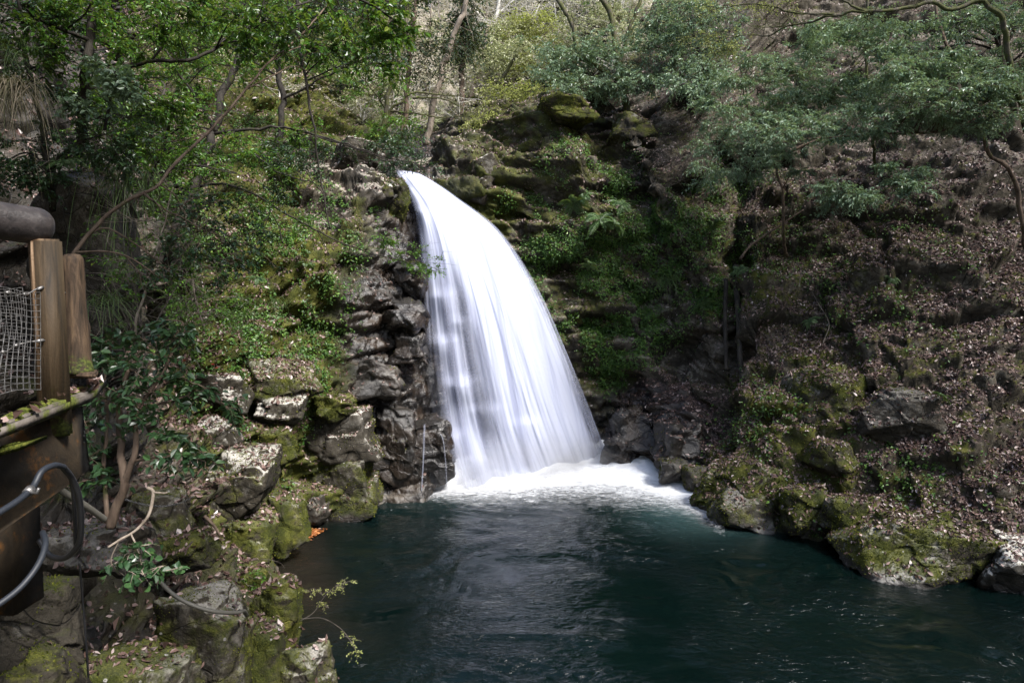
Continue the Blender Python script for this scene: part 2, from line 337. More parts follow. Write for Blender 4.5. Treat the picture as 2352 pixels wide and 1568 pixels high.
# finer rows where the picture looks: resample each column with a denser middle
def col_resample(c, n):
    s = np.concatenate([[0], np.cumsum(np.linalg.norm(np.diff(c, axis=0), axis=1))])
    dist = np.linalg.norm(c - C0, axis=1); wgt = 1 / np.clip(dist, 8, None); cum = np.concatenate([[0], np.cumsum(np.diff(s) * (wgt[1:] + wgt[:-1]))])
    t = np.linspace(0, cum[-1], n); return np.stack([np.interp(t, cum, c[:, k]) for k in range(3)], 1)
G = np.stack([col_resample(c, NV) for c in G])
for _ in range(3): G[:, 1:-1] = .5 * G[:, 1:-1] + .25 * (G[:, 2:] + G[:, :-2])
def gnormal(G):
    n = np.cross(np.gradient(G, axis=1), np.gradient(G, axis=0)); n = unit(n)
    return n
Nn = gnormal(G)
if (Nn[NU // 2, NV // 3] @ (C0 - G[NU // 2, NV // 3])) < 0: Nn = -Nn
flip = (np.cross(G[1:, :-1] - G[:-1, :-1], G[:-1, 1:] - G[:-1, :-1])[NU // 2, NV // 3] @ Nn[NU // 2, NV // 3]) < 0
p = G.reshape(-1, 3).copy(); nn = Nn.reshape(-1, 3); at = np.repeat(AT, NV, 0)
terr, blk, moss, wet, litter, pale = at.T.copy()
def dab(px, py, d, r, arr, val):
    q = np.linalg.norm(p0 - P(px, py, d), axis=1); k = sstep(r, r * .5, q); arr[:] = arr * (1 - k) + val * k
p0 = p.copy()
for a in ((900, 720, 25, 3.0), (900, 900, 24.5, 3.0), (930, 1050, 24, 2.2), (1480, 1010, 27, 3.0), (1430, 960, 28.5, 2), (950, 600, 26, 1.3)): dab(*a, wet, 1); 
for a in ((880, 760, 25, 2.6), (900, 1000, 24, 3), (1480, 1010, 27, 2.6)): dab(*a, moss, .15)
for a in ((1100, 470, 28.7, 1.9), (1040, 440, 28.7, 1.2)): dab(*a, moss, 1.0); dab(*a, wet, .1); dab(*a, blk, .3)
dab(1060, 430, 28.5, 1.0, wet, .5)
for a in ((800, 370, 27, 2.8), (710, 350, 28.5, 2.4), (860, 420, 26.6, 1.6), (740, 480, 25, 1.2)): dab(*a, pale, 1.5); dab(*a, moss, .22)
for a in ((1740, 1040, 22.5, 3.2), (1800, 960, 22.4, 2.5), (1720, 1120, 21.5, 2.), (1500, 860, 28.6, 2.6), (1850, 1090, 20.4, 1.6), (2080, 1230, 17.8, 2.3)): dab(*a, moss, .62); dab(*a, litter, .85)
for a in ((1580, 980, 26, 2.2), (1500, 940, 28, 2)): dab(*a, litter, 1.); dab(*a, moss, .1)
for a in ((1520, 760, 29, 2.4), (1750, 800, 26.6, 1.8), (1640, 820, 28, 2.)): dab(*a, litter, .1); dab(*a, moss, .3)
for a in ((1200, 380, 29, 2.5), (1120, 380, 29, 2.)): dab(*a, pale, 1)
nearL_shade = sstep(16, 11.5, np.linalg.norm(p - C0, axis=1)) * (p[:, 0] < -3.5); wet[:] = np.maximum(wet, nearL_shade * .45); pale *= 1 - nearL_shade; moss[:] = np.maximum(moss, .42 * nearL_shade); blk = np.maximum(blk, .75 * nearL_shade)  # wet and moss raised, pale cut: near-left shade painted into the rock
hi_shade = sstep(7, 15, p[:, 2]) * (p[:, 0] > 5); litter *= 1 - .75 * hi_shade; moss[:] = moss * (1 - .3 * hi_shade)  # litter thinned high up to paint in the dark ground under the crowns
slope_ = sstep(4, 9, p[:, 0]) * (np.arange(NU)[:, None].repeat(NV, 1).ravel() > sum(SEG[:11])); terr = terr * (1 - slope_) + slope_ * .55 * sstep(-.25, .3, fbm(p * .22, 88, 2)); blk = np.maximum(blk, .7 * slope_)
under = sstep(.35, .0, p[:, 2])
wet[:] = np.maximum(wet, under * .9); moss[:] *= 1 - .8 * sstep(.12, -.1, p[:, 2]); litter[:] *= 1 - under
# blocks of jointed rock, ledges, roughness
q = p + .35 * np.stack([fbm(p * .5, 40 + k, 2) for k in range(3)], 1)
def facets(q, sc, seed, edge):
    """jointed blocks: every cell stands out by its own amount and leans its own way; returns (stand-out, crack, cell id)"""
    f1, f2, cid, c1 = voronoi(q * A(sc), seed); d = q * A(sc) - c1
    g = np.stack([np.modf(cid * k)[0] - .5 for k in (57.31, 131.7, 211.9)], 1)
    return (cid - .5) + (d * g).sum(1) * 1.5, sstep(edge, 0, f2 - f1), cid
b1, k1, cid = facets(q, [.36, .36, .62], 3, .07)
b2, k2, cid2 = facets(q, [.95, .95, 1.7], 11, .09)
b3, k3, cid3 = facets(q, [2.5, 2.5, 4.2], 21, .14)
b4, k4, cid4 = facets(q, [5.2, 5.2, 8.5], 27, .16)
near = sstep(5, 16, np.linalg.norm(p - C0, axis=1))
def bricks(p, h, ln, seed):
    """level courses of jointed blocks, each standing out by its own amount, with open joints"""
    z = (p[:, 2] + .22 * fbm(p * .45, seed, 3) + .05 * p[:, 0] - .34 * np.maximum(p[:, 0] - 5.5, 0)) / h; lay = np.floor(z); fr = z - lay
    zz = 0 * lay.astype(np.int64); li = lay.astype(np.int64); keep = .25 + .75 * _h(li, zz, zz, seed)
    a = (p[:, 0] + .8 * p[:, 1] + .35 * fbm(p * .8, seed + 1, 3)) / (ln * (.6 + .9 * _h(li, zz, zz, seed + 2))) + 9 * _h(li, zz, zz, seed + 3)
    ai = np.floor(a); fa = a - ai; ai = ai.astype(np.int64)
    r = _h(li, ai, zz, seed + 4) - .5; sl = _h(li, ai, zz + 1, seed + 4) - .5; s2 = _h(li, ai, zz + 2, seed + 4) - .5
    joint = np.maximum(sstep(.10, 0, np.minimum(fr, 1 - fr)), sstep(.05, 0, np.minimum(fa, 1 - fa)))
    rnd = sstep(0, .22, 1 - fr) 
    return (r + sl * (fa - .5) * .7 + s2 * (fr - .5) * .5) * (.4 + .6 * rnd), joint
s1, j1 = bricks(p, .78, 2.1, 401); s2_, j2 = bricks(p, .34, .9, 411)
strat = s1 * 1.05 - j1 * .12 + s2_ * .42 - j2 * .06
disp = b1 * 1.25 - k1 * .22 + b2 * .5 - k2 * .10 + b3 * .17 - k3 * .04 + b4 * .085 - k4 * .02
disp = disp * blk * (1 - .6 * under) + strat * terr * (1 - under) + fbm(p * .35, 5, 3) * .35 + fbm(p * 1.7, 7, 5, .62) * .16
disp *= (.35 + .65 * near)
falls = sstep(2.0, 1.0, np.abs(np.arange(NU)[:, None].repeat(NV, 1).ravel() - sum(SEG[:8])) / 22.)
disp = disp * (1 - .55 * falls) - .35 * falls
hor = nn.copy(); hor[:, 2] = 0; hor = unit(hor)
p += (nn * .7 + hor * .3) * disp[:, None]
G2 = p.reshape(NU, NV, 3)
for _ in range(1):                                                              # take the needles off the steps
    H = G2.copy(); H[1:-1, 1:-1] = .5 * G2[1:-1, 1:-1] + .125 * (G2[2:, 1:-1] + G2[:-2, 1:-1] + G2[1:-1, 2:] + G2[1:-1, :-2]); G2 = H
p = G2.reshape(-1, 3)
F = grid_faces(NU, NV)
if flip: F = F[:, ::-1]
N2 = gnormal(G2).reshape(-1, 3); N2 *= np.sign((N2 * nn).sum(1))[:, None]
TERR = dict(p=p, n=N2, F=F, moss=moss, wet=wet, litter=litter)
# three pieces of the one gorge wall: left cliff, falls wall, leafy hillside
cuts = [0, sum(SEG[:7]), sum(SEG[:12]), NU - 1]
for nm, a, b_ in zip(('left_cliff', 'falls_cliff', 'hillside'), cuts[:-1], cuts[1:]):
    s = slice(a * NV, (b_ + 1) * NV); f = grid_faces(b_ - a + 1, NV); f = f[:, ::-1] if flip else f
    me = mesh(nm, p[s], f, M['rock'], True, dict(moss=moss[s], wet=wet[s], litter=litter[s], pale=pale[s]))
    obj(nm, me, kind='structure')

# ------------------------------------------------------------------ the wooded valley side upstream
xs = np.linspace(-75, 75, 170); ys = np.concatenate([np.linspace(31, 60, 60), np.linspace(61, 150, 90)])
X, Y = np.meshgrid(xs, ys, indexing='ij')
def valley(X, Y):
    s = 12.4 + (Y - 30) * .30 + np.maximum(Y - 52, 0) * .42
    cx = -4 + (Y - 30) * .12
    s = s + np.maximum(np.abs(X - cx) - 3.2, 0) * .40 * sstep(26, 6, X) - sstep(9, 16, X) * 14
    return s
pv = np.stack([X.ravel(), Y.ravel(), valley(X, Y).ravel()], 1)
pv[:, 2] += fbm(pv * .12, 77, 4) * 2.2 - sstep(36, 31, pv[:, 1]) * 2.0
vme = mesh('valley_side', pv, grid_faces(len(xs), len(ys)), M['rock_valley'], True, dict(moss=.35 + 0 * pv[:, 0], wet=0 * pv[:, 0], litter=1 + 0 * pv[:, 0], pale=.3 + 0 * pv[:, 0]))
obj('valley_side', vme, kind='structure')
def vz(x, y):
    q = A([[x, y, float(valley(A([x]), A([y]))[0])]]); return float(q[0, 2] + fbm(q * .12, 77, 4)[0] * 2.2)

# ------------------------------------------------------------------ pool
shore = np.array([r[0][2] for r in RIBS[1:17]])
def seg_dist(q, poly):
    d = np.full(len(q), 99.)
    for a, b_ in zip(poly[:-1], poly[1:]):
        v = (b_ - a)[:2]; t = np.clip(((q[:, :2] - a[:2]) @ v) / (v @ v), 0, 1); d = np.minimum(d, np.linalg.norm(q[:, :2] - a[:2] - t[:, None] * v, axis=1))
    return d
FB = PL([(1000, 1122), (1100, 1108), (1200, 1092), (1300, 1075), (1400, 1056)])         # foot of the curtain on the water
xs = np.linspace(-9, 19, 300); ys = np.concatenate([np.linspace(-20, 6, 20), np.linspace(6.3, 31, 300)])
X, Y = np.meshgrid(xs, ys, indexing='ij'); pw = np.stack([X.ravel(), Y.ravel(), 0 * X.ravel()], 1)
df = seg_dist(pw, FB); ds = seg_dist(pw, shore)
cen = FB[2]; rr = np.linalg.norm(pw - cen, axis=1)
ang = fbm(pw * A([.25, .25, 1]), 51, 2) * .6
u_ = pw[:, 0] * np.cos(ang) + pw[:, 1] * np.sin(ang); v_ = -pw[:, 0] * np.sin(ang) + pw[:, 1] * np.cos(ang)
qq = np.stack([u_ * .8, v_ * 1.5, 0 * u_], 1)
wv = (1 - np.abs(fbm(qq * .62, 61, 2))) * .8 + (1 - np.abs(fbm(qq * 1.5, 63, 2))) * .42 + fbm(qq * 3.4, 64, 2) * .10
patch = .35 + 1.1 * sstep(-.25, .35, fbm(pw * A([.3, .45, 1]), 71, 3))
amp = (.105 + .05 * sstep(17, 12, pw[:, 1])) * patch * sstep(0, 3, ds + .6) + .09 * np.exp(-df / 3.0)
pw[:, 2] = (wv - .8) * amp
fo = A([W(955, 1138), W(1100, 1142), W(1250, 1134), W(1400, 1128), W(1500, 1122), W(1600, 1150)])     # front rim of the foam
rg = W(1650, 1190); turq = np.exp(-((np.linalg.norm(pw - W(1600, 1175), axis=1)) / 1.9) ** 2)
shal = sstep(1.3, .1, ds + .5 * fbm(pw * .7, 66, 3)) * sstep(12, 16, pw[:, 1]) * (1 - np.exp(-(rr / 7) ** 4)) 
b = NB('pool water'); co = b.coord()
colw = b.mix(b.attr('shallow'), b.mix(b.noise(co, .22, 2), (.001, .0030, .0030), (.0014, .0060, .0050)), (.014, .012, .009))
colw = b.mix(b.math('MULTIPLY', b.attr('milky'), .7), colw, (.06, .12, .12))
# foam flecks near the falls, painted sky glints farther out, drawn along the flow
st = b.scale(co, (1, 2.2, 1)); fk = b.noise(st, 2.6, 6, .7, 1.2); fk2 = b.noise(co, .45, 3, .5)
fm = b.math('MULTIPLY', b.step(fk, .64, .80), b.math('ADD', b.math('MULTIPLY', b.step(fk2, .45, .7), .45), b.math('MULTIPLY', b.attr('churn'), 1.1)), True)
bmp = b.bump(b.math('MULTIPLY', b.noise(b.scale(co, (1, 1.7, 1)), 4.5, 4, .6, .8), b.step(b.noise(co, .5, 3), .32, .64)), .9, .075)
wat = b.bsdf(colw, .06, bmp, .5, IOR=1.333)
foam_glint = b.n('ShaderNodeBsdfDiffuse'); foam_glint.inputs[0].default_value = (.8, .82, .86, 1)
mx = b.n('ShaderNodeMixShader'); b.l(b.math('MULTIPLY', fm, .8), mx.inputs[0]); b.l(wat, mx.inputs[1]); b.l(foam_glint.outputs[0], mx.inputs[2])
M['water'] = b.done(mx.outputs[0])
obj('pool_water', mesh('pool_water', pw, grid_faces(len(xs), len(ys)), M['water'], True, dict(shallow=shal, milky=np.clip(turq * .8 + np.exp(-df / 1.2) * .5, 0, 1), churn=np.exp(-np.maximum(df - 1.2, 0) / 2.2))), kind='structure')

# ------------------------------------------------------------------ waterfall
LE = [(905, 387, 28.0), (926, 425, 27.5), (950, 475, 26.9), (964, 560, 26.3), (974, 700, 25.6), (983, 850, 25.0), (1000, 1000, 24.4), (1030, 1126, 23.7)]
RE = [(962, 397, 28.2), (1003, 420, 28.0), (1050, 452, 27.9), (1150, 530, 27.7), (1232, 655, 27.6), (1302, 810, 27.5), (1360, 955, 27.6), (1398, 1058, 28.1)]
def streak_mat(name, a0, a1, k, dark=(.42, .45, .60)):
    b = NB(name); uvn = b.n('ShaderNodeUVMap', uv_map='uv').outputs[0]
    s1 = b.noise(b.scale(uvn, (30, .9, 1)), 1, 4, .55); s2 = b.noise(b.scale(uvn, (9, .7, 1)), 1, 3, .5); s3 = b.noise(b.scale(uvn, (150, 2.5, 1)), 1, 2, .5)
    s = b.math('ADD', b.math('ADD', b.math('MULTIPLY', s1, .38), b.math('MULTIPLY', s2, .56)), b.math('MULTIPLY', s3, .06))
    al = b.math('MULTIPLY', b.attr('dens'), b.math('ADD', a0, b.math('MULTIPLY', b.step(s, .32, .66), a1)))
    al = b.math('MINIMUM', al, k)
    di = b.n('ShaderNodeBsdfDiffuse'); b.l(b.mix(b.step(s, .34, .62), dark, (.58, .61, .73)), di.inputs[0])
    tl = b.n('ShaderNodeBsdfTranslucent'); tl.inputs[0].default_value = (.66, .69, .82, 1)
    m1 = b.n('ShaderNodeMixShader'); m1.inputs[0].default_value = .25; b.l(di.outputs[0], m1.inputs[1]); b.l(tl.outputs[0], m1.inputs[2])
    tp = b.n('ShaderNodeBsdfTransparent'); m2 = b.n('ShaderNodeMixShader'); b.l(al, m2.inputs[0]); b.l(tp.outputs[0], m2.inputs[1]); b.l(m1.outputs[0], m2.inputs[2])
    return b.done(m2.outputs[0])
M['fall'] = streak_mat('falling water', .42, .9, .97)
M['trickle'] = streak_mat('thin water', .35, .7, .85)
fall_root = empty('waterfall', W(1200, 1092), 'tall white curtain of silky water falling over the rock lip into the dark pool', 'waterfall')
def put(o): o.matrix_parent_inverse = fall_root.matrix_basis.inverted(); return o
nv, nu = 260, 220
def sheet(seed, off, dens_k, shrink=0.):
    L, R = crom(PL(LE), nv), crom(PL(RE), nv); v = np.linspace(0, 1, nv)[:, None]; u = np.linspace(0, 1, nu)[None, :]
    Rk, Lk = R, L
    Pt = L[:, None] * (1 - u[..., None]) + R[:, None] * u[..., None]
    bul = np.sin(np.pi * np.clip(u, 0, 1)) ** .8 * (.15 + 1.15 * np.sin(np.pi * v * .62) ** 1.2) * (1 - .95 * v ** 3)
    toC = unit(C0 * A([1, 1, 0]) - Pt * A([1, 1, 0]))
    fl = np.stack([(u * 26 + 0 * v).ravel(), (v * 1.6 + 0 * u).ravel(), np.full(nv * nu, seed * 7.7)], 1)
    st = fbm(fl, 90 + seed, 4).reshape(nv, nu); st2 = fbm(fl * A([.3, 1, 1]), 95 + seed, 3).reshape(nv, nu)
    lump = 0
    for (uu, vv, su, sv, h) in ((.10, .20, .1, .03, .35), (.16, .47, .10, .035, .4), (.10, .60, .10, .03, .4), (.2, .72, .1, .03, .45), (.33, .80, .08, .03, .3), (.08, .86, .07, .025, .4), (.28, .55, .07, .03, .25), (.55, .85, .1, .03, .15)):
        lump = lump + h * np.exp(-((u - uu) / su) ** 2 - ((v - vv) / sv) ** 2 * np.where(v < vv, 3, .35))
    Pt = Pt + toC * (bul + off + (st * .10 + st2 * .22) * (.25 + v) + lump * .8)[..., None]
    d = sstep(0, .05, u) * sstep(1.0, .86 + .05 * (seed == 1), u + .05 * st) * (0 * v + 1)
    nz_ = fbm(np.stack([(u * 9 + 0 * v).ravel(), (v * 3 + 0 * u).ravel(), np.full(nv * nu, seed * 3.1)], 1), 101, 3).reshape(nv, nu)
    ed = fbm(np.stack([(u * 40 + 0 * v).ravel(), (v * 1.3 + 0 * u).ravel(), np.full(nv * nu, seed * 5.3)], 1), 131, 3).reshape(nv, nu)
    d = sstep(-.01, .09, u + .05 * ed) * sstep(1.01, .80 + .06 * (seed == 1), u + .10 * ed * (.3 + v)) * (0 * v + 1)
    hole = np.exp(-((u - (.27 + .05 * v + .08 * nz_)) / .085) ** 2) * sstep(.30, .5, v) * sstep(1.0, .84, v) * (.74 + .3 * nz_)
    hole = np.maximum(hole, np.exp(-((u - .03) / .09) ** 2) * sstep(.45, .7, v) * .95)
    hole = np.maximum(hole, np.exp(-((u - .17) / .03) ** 2) * sstep(.3, .5, v) * sstep(.9, .7, v) * .5)
    d = d * (1 - hole) * (1 + .25 * np.clip(lump, 0, 1.2)) * dens_k
    d = d * (.72 + .5 * sstep(.9, .2, v) * sstep(.15, .5, u) + .3 * sstep(.3, .55, u))
    d = d * sstep(0, .02, v)
    uvx = (u + .0 * v) * (.6 + .4 * v) + seed * .37
    uv = np.stack([uvx.ravel(), (v + 0 * u).ravel() + seed], 1)
    return mesh('water_curtain', Pt.reshape(-1, 3), grid_faces(nv, nu), M['fall'], True, dict(dens=d.ravel()), uv)
put(obj('water_curtain', sheet(1, 0., 1.0), fall_root)); put(obj('water_curtain', sheet(2, -.35, .85), fall_root)); put(obj('water_curtain', sheet(3, -.7, .7), fall_root))
def ribbon(pts, w0, w1, dens=1.):
    c = crom(PL(pts), 50); v = np.linspace(0, 1, 50)[:, None]; u = np.linspace(-1, 1, 9)[None, :]
    wd = (w0 + (w1 - w0) * v) * np.ones_like(u)
    Pt = c[:, None] + A([1, -.15, 0]) * (u * wd)[..., None] + A([0, -1, 0]) * ((1 - u ** 2) * wd * .7)[..., None]
    d = (1 - np.abs(u) ** 2.2) * dens * sstep(0, .03, v) * np.ones_like(v)
    return mesh('trickle', Pt.reshape(-1, 3), grid_faces(50, 9), M['trickle'], True, dict(dens=d.ravel()), np.stack([(u * .1 + 0 * v).ravel() + c[0, 0], (v + 0 * u).ravel()], 1))
for pts, w0, w1, dn in (([(975, 972, 23.3), (974, 1000, 23.2), (972, 1060, 23.15), (968, 1134, 23.1)], .05, .03, .5),
                        ([(1008, 990, 23.6), (1018, 1012, 23.4), (1023, 1060, 23.3), (1026, 1112, 23.3)], .025, .03, .35),
                        ([(958, 1000, 23.6), (956, 1060, 23.5), (953, 1100, 23.4)], .015, .02, .35)):
    put(obj('trickle', ribbon(pts, w0, w1, dn), fall_root))
# foam: low mounds of white water spreading from the foot of the curtain
b = NB('foam'); co = b.coord(); 
n_ = b.noise(b.scale(co, (1, 2.0, 1)), 2.6, 6, .70, 1.4)
al = b.math('MULTIPLY', b.step(b.math('ADD', b.attr('dens'), b.math('MULTIPLY', b.math('SUBTRACT', n_, .5), 1.5)), -.1, 1.1), .97)
di = b.n('ShaderNodeBsdfDiffuse'); di.inputs[0].default_value = (.92, .94, .96, 1); b.l(b.bump(n_, .5, .15), di.inputs['Normal'])
tp = b.n('ShaderNodeBsdfTransparent'); m2 = b.n('ShaderNodeMixShader'); b.l(al, m2.inputs[0]); b.l(tp.outputs[0], m2.inputs[1]); b.l(di.outputs[0], m2.inputs[2])
M['foam'] = b.done(m2.outputs[0])
back = crom(PL([(935, 1136), (1000, 1118), (1100, 1100), (1200, 1085), (1300, 1068), (1395, 1050), (1460, 1058), (1540, 1080), (1600, 1118), (1660, 1175)]), 240)
front = crom(PL([(915, 1150), (1000, 1175), (1100, 1192), (1200, 1192), (1300, 1190), (1400, 1190), (1470, 1188), (1540, 1194), (1600, 1208), (1665, 1235)]), 240)
u = np.linspace(0, 1, 240)[:, None]; v = np.linspace(0, 1, 60)[None, :]
Pt = back[:, None] * (1 - v[..., None]) + front[:, None] * v[..., None]; pf = Pt.reshape(-1, 3)
hz = (.10 + .55 * np.exp(-(v / .28) ** 2) * sstep(.0, .15, u) * sstep(1, .6, u)) * np.ones_like(u)
hz = hz.ravel() * (1 + .8 * fbm(pf * A([1, 1.5, 1]), 120, 4)) + .03
pf[:, 2] = np.maximum(hz * (1 - v + 0 * u).ravel() ** .8 + .05, .05)
dn = (1.6 + .25 * u - 1.95 * np.clip(v, 0, 1) ** .8) * sstep(0, .06, u) * sstep(1, .93, u) * np.ones_like(u)
obj('foam', mesh('foam', pf, grid_faces(240, 60), M['foam'], True, dict(dens=dn.ravel())), label='white churning foam spreading at the foot of the waterfall', cat='foam', kind='stuff')

# fine spray hanging over the plunge
b = NB('mist'); tc = b.n('ShaderNodeTexCoord').outputs['Object']; sx = b.n('ShaderNodeSeparateXYZ'); b.l(tc, sx.inputs[0])
ln = b.n('ShaderNodeVectorMath', operation='LENGTH'); b.l(b.scale(tc, (.20, .60, .48)), ln.inputs[0])
dn_ = b.math('MULTIPLY', b.step(ln.outputs['Value'], 1.0, .25), b.math('MULTIPLY', b.step(b.noise(tc, .9, 3), .3, .7), .95))
vs = b.n('ShaderNodeVolumePrincipled'); vs.inputs['Color'].default_value = (.95, .96, 1, 1); b.l(dn_, vs.inputs['Density']); b.l(vs.outputs[0], b.out.inputs['Volume'])
mc = (FB[1] + FB[3]) / 2 + A([.4, -.7, .2])
V = A([[x, y, z] for x in (-5, 5) for y in (-1.6, 1.6) for z in (-.12, 2.1)]); Fb = A([[0, 1, 3, 2], [4, 6, 7, 5], [0, 4, 5, 1], [2, 3, 7, 6], [0, 2, 6, 4], [1, 5, 7, 3]])
mo_ = obj('mist', mesh('mist', V, Fb, b.m, False), None, 'thin white spray drifting over the foot of the waterfall', 'mist', None, 'stuff', mc); mo_.rotation_euler = (0, 0, math.atan2(*(FB[-1] - FB[0])[[1, 0]]))
# ================================================================== FENCE, WALKWAY, CABLES (near left)
import bmesh
SURF = []          # (points, normals, faces, litter weight) of things that dead leaves lie on
def wood(name, stops, sc=(6, 6, .6), rough=.75, stain_shade=None, moss=0.):
    b = NB(name); tc = b.n('ShaderNodeTexCoord').outputs['Object']; n = b.noise(b.scale(tc, sc), 3.5, 6, .65, .6); n2 = b.noise(tc, 4, 4, .6)
    c = b.ramp(n, stops)
    if stain_shade: c = b.mix(b.math('MULTIPLY', b.step(b.math('ADD', b.math('MULTIPLY', n2, .6), b.math('MULTIPLY', b.noise(tc, 14, 5, .7), .6)), .62, .76), .9), c, stain_shade)
    if moss: 
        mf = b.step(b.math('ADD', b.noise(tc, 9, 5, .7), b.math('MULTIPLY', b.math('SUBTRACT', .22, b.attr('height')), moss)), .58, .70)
        c = b.mix(b.math('MULTIPLY', b.attr('stain_shade'), .96), c, b.ramp(n, [(.35, (.010, .007, .003)), (.7, (.040, .026, .010))]))  # masked side face painted dark brown, its shade put into the colour
        c = b.mix(mf, c, b.ramp(b.noise(tc, 60, 2), [(.35, (.02, .025, .006)), (.65, (.09, .11, .02))]))
    return b.done(b.bsdf(c, rough, b.bump(b.math('ADD', n, b.math('MULTIPLY', b.noise(tc, 70, 3), .4)), .5, .008), .3))
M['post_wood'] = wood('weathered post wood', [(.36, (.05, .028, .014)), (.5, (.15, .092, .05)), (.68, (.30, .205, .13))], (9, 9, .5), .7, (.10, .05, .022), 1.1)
M['stump_wood'] = wood('dark weathered stump', [(.36, (.014, .010, .006)), (.5, (.05, .032, .019)), (.7, (.11, .072, .042))], (9, 9, .5), .8, None, 1.2)
M['rail_wood'] = wood('dark polished rail log', [(.3, (.014, .012, .012)), (.6, (.045, .038, .036)), (.8, (.09, .075, .07))], (1, 6, 6), .45)
M['girder_wood'] = wood('rust stained girder', [(.3, (.010, .007, .004)), (.6, (.034, .023, .012)), (.8, (.07, .052, .034))], (3, 3, 3), .8, (.13, .055, .012))
M['cable_grey'] = NB('blue grey cable'); M['cable_grey'] = M['cable_grey'].done(M['cable_grey'].bsdf((.014, .017, .023), .55, None, .5))
M['cable_black'] = NB('black cable'); M['cable_black'] = M['cable_black'].done(M['cable_black'].bsdf((.008, .008, .009), .4, None, .5))
M['hose'] = NB('grey hose'); M['hose'] = M['hose'].done(M['hose'].bsdf((.085, .08, .066), .55, None, .4))
b = NB('galvanised wire'); M['wire'] = b.done(b.bsdf(b.ramp(b.noise(b.coord(), 40, 3), [(.4, (.10, .095, .09)), (.7, (.28, .27, .26))]), .42, None, .5, Metallic=.6))
b = NB('moss cushion'); co = b.coord(); M['moss'] = b.done(b.bsdf(b.ramp(b.noise(co, 45, 4, .7), [(.35, (.018, .024, .005)), (.52, (.07, .08, .014)), (.68, (.16, .165, .035))]), .95, b.bump(b.noise(co, 120, 3), .8, .01), .1))
b = NB('old mossy concrete'); co = b.coord(); n = b.noise(co, 6, 6, .65)
M['concrete'] = b.done(b.bsdf(b.mix(b.step(b.noise(co, 3.2, 5, .65), .46, .58), b.ramp(n, [(.35, (.05, .042, .035)), (.7, (.16, .14, .12))]), b.ramp(b.noise(co, 50, 2), [(.3, (.025, .03, .008)), (.7, (.10, .115, .02))])), .9, b.bump(n, .6, .02), .2))
def hexa(C8, bev=.012, seg=2):
    """8 corners (4 lower ring, 4 upper ring) -> bevelled block V, F"""
    bm = bmesh.new(); v = [bm.verts.new(c) for c in C8]
    for f in ((3, 2, 1, 0), (4, 5, 6, 7), (0, 1, 5, 4), (1, 2, 6, 5), (2, 3, 7, 6), (3, 0, 4, 7)): bm.faces.new([v[i] for i in f])
    bmesh.ops.recalc_face_normals(bm, faces=bm.faces); bmesh.ops.bevel(bm, geom=bm.edges[:], offset=bev, segments=seg, affect='EDGES')
    bmesh.ops.triangulate(bm, faces=bm.faces); V = A([x.co[:] for x in bm.verts]); F = A([[x.index for x in f.verts] for f in bm.faces]); bm.free(); return V, [F]
def fpart(name, VF, m, parent, base, smooth=True, stain_shade=None):
    V, F = VF; z = V[:, 2]; st = np.zeros(len(V)) if stain_shade is None else stain_shade(V)
    return obj(name, mesh(name, V - A(base), F, m, smooth, dict(height=(z - z.min()) / (np.ptp(z) + 1e-6), stain_shade=st)), parent)
fb = P(100, 900, 3.9)
fence = empty('fence', fb, 'rustic log fence with dark rail and wire mesh at the walkway edge', 'fence')
# rail: rounded log end
ax = crom(PL([(-520, 415, 2.95), (-250, 465, 3.3), (0, 507, 3.7), (124, 524, 3.92)]), 60); s = np.linspace(0, 1, 60); L_ = np.linalg.norm(np.diff(ax, axis=0), axis=1).sum()
tail = np.clip((1 - s) * L_ / .09, 0, 1); rr = .103 * np.sqrt(np.clip(1 - (1 - tail) ** 2, .02, 1)) * (1 + .02 * fbm(ax * 5, 3, 2))
fpart('rail', tube(ax, rr, 28), M['rail_wood'], fence, fb)
c = P(93, 905, 3.83); top = P(93, 549, 3.83)[2]
dl_, dr_ = A([-.098, .11, 0]), A([.128, .07, 0])
ring = [c, c + dr_, c + dr_ + dl_, c + dl_]; lean = A([-.012, 0, 0])
V, F = hexa([A([*r[:2], c[2] - .25]) for r in ring] + [A([*r[:2], top]) + lean for r in ring], .012)
fpart('post', (V, F), M['post_wood'], fence, fb, True, lambda V: sstep(-.004, .012, (V - c) @ A([1, 0, 0]) + .012 * (V[:, 2] - c[2])))  # mask picks the right face, where the shade is painted
st = crom(PL([(181, 858, 4.25), (178, 780, 4.25), (172, 680, 4.25), (166, 600, 4.25), (165, 585, 4.25)]), 40); sr = np.interp(np.linspace(0, 1, 40), [0, .1, .5, .9, .97, 1], [.088, .078, .066, .062, .058, .04])
th = tube(st, sr * (1 + .04 * fbm(st * 6, 9, 3)), 22); fpart('post', (th[0] + .006 * fbm(th[0] * 14, 2, 3)[:, None], th[1]), M['stump_wood'], fence, fb)
q = [P(148, 856, 4.2), P(222, 856, 4.12), P(226, 848, 4.4), P(150, 846, 4.45)]
V, F = hexa([x - A([0, 0, .035]) for x in q] + q, .008); fpart('foot_board', (V, F), M['stump_wood'], fence, fb)
def wires(c00, c10, c01, c11, nu_, nv_, sag, seed):
    r = np.random.default_rng(seed); parts = []
    S = lambda u, v: (c00 * (1 - u) + c10 * u) * (1 - v) + (c01 * (1 - u) + c11 * u) * v + A([0, -1, 0]) * sag * math.sin(u * 3.1) * math.sin(v * 5 + seed) + A([0, 0, .012]) * math.sin(u * 9 + v * 2 + seed)
    for i in range(nu_): parts.append(tube(A([S(i / (nu_ - 1), v) for v in np.linspace(0, 1, 24)]), .0019, 4, False))
    for j in range(nv_): parts.append(tube(A([S(u, j / (nv_ - 1)) for u in np.linspace(0, 1, 24)]), .0019, 4, False))
    return cat_mesh(parts)
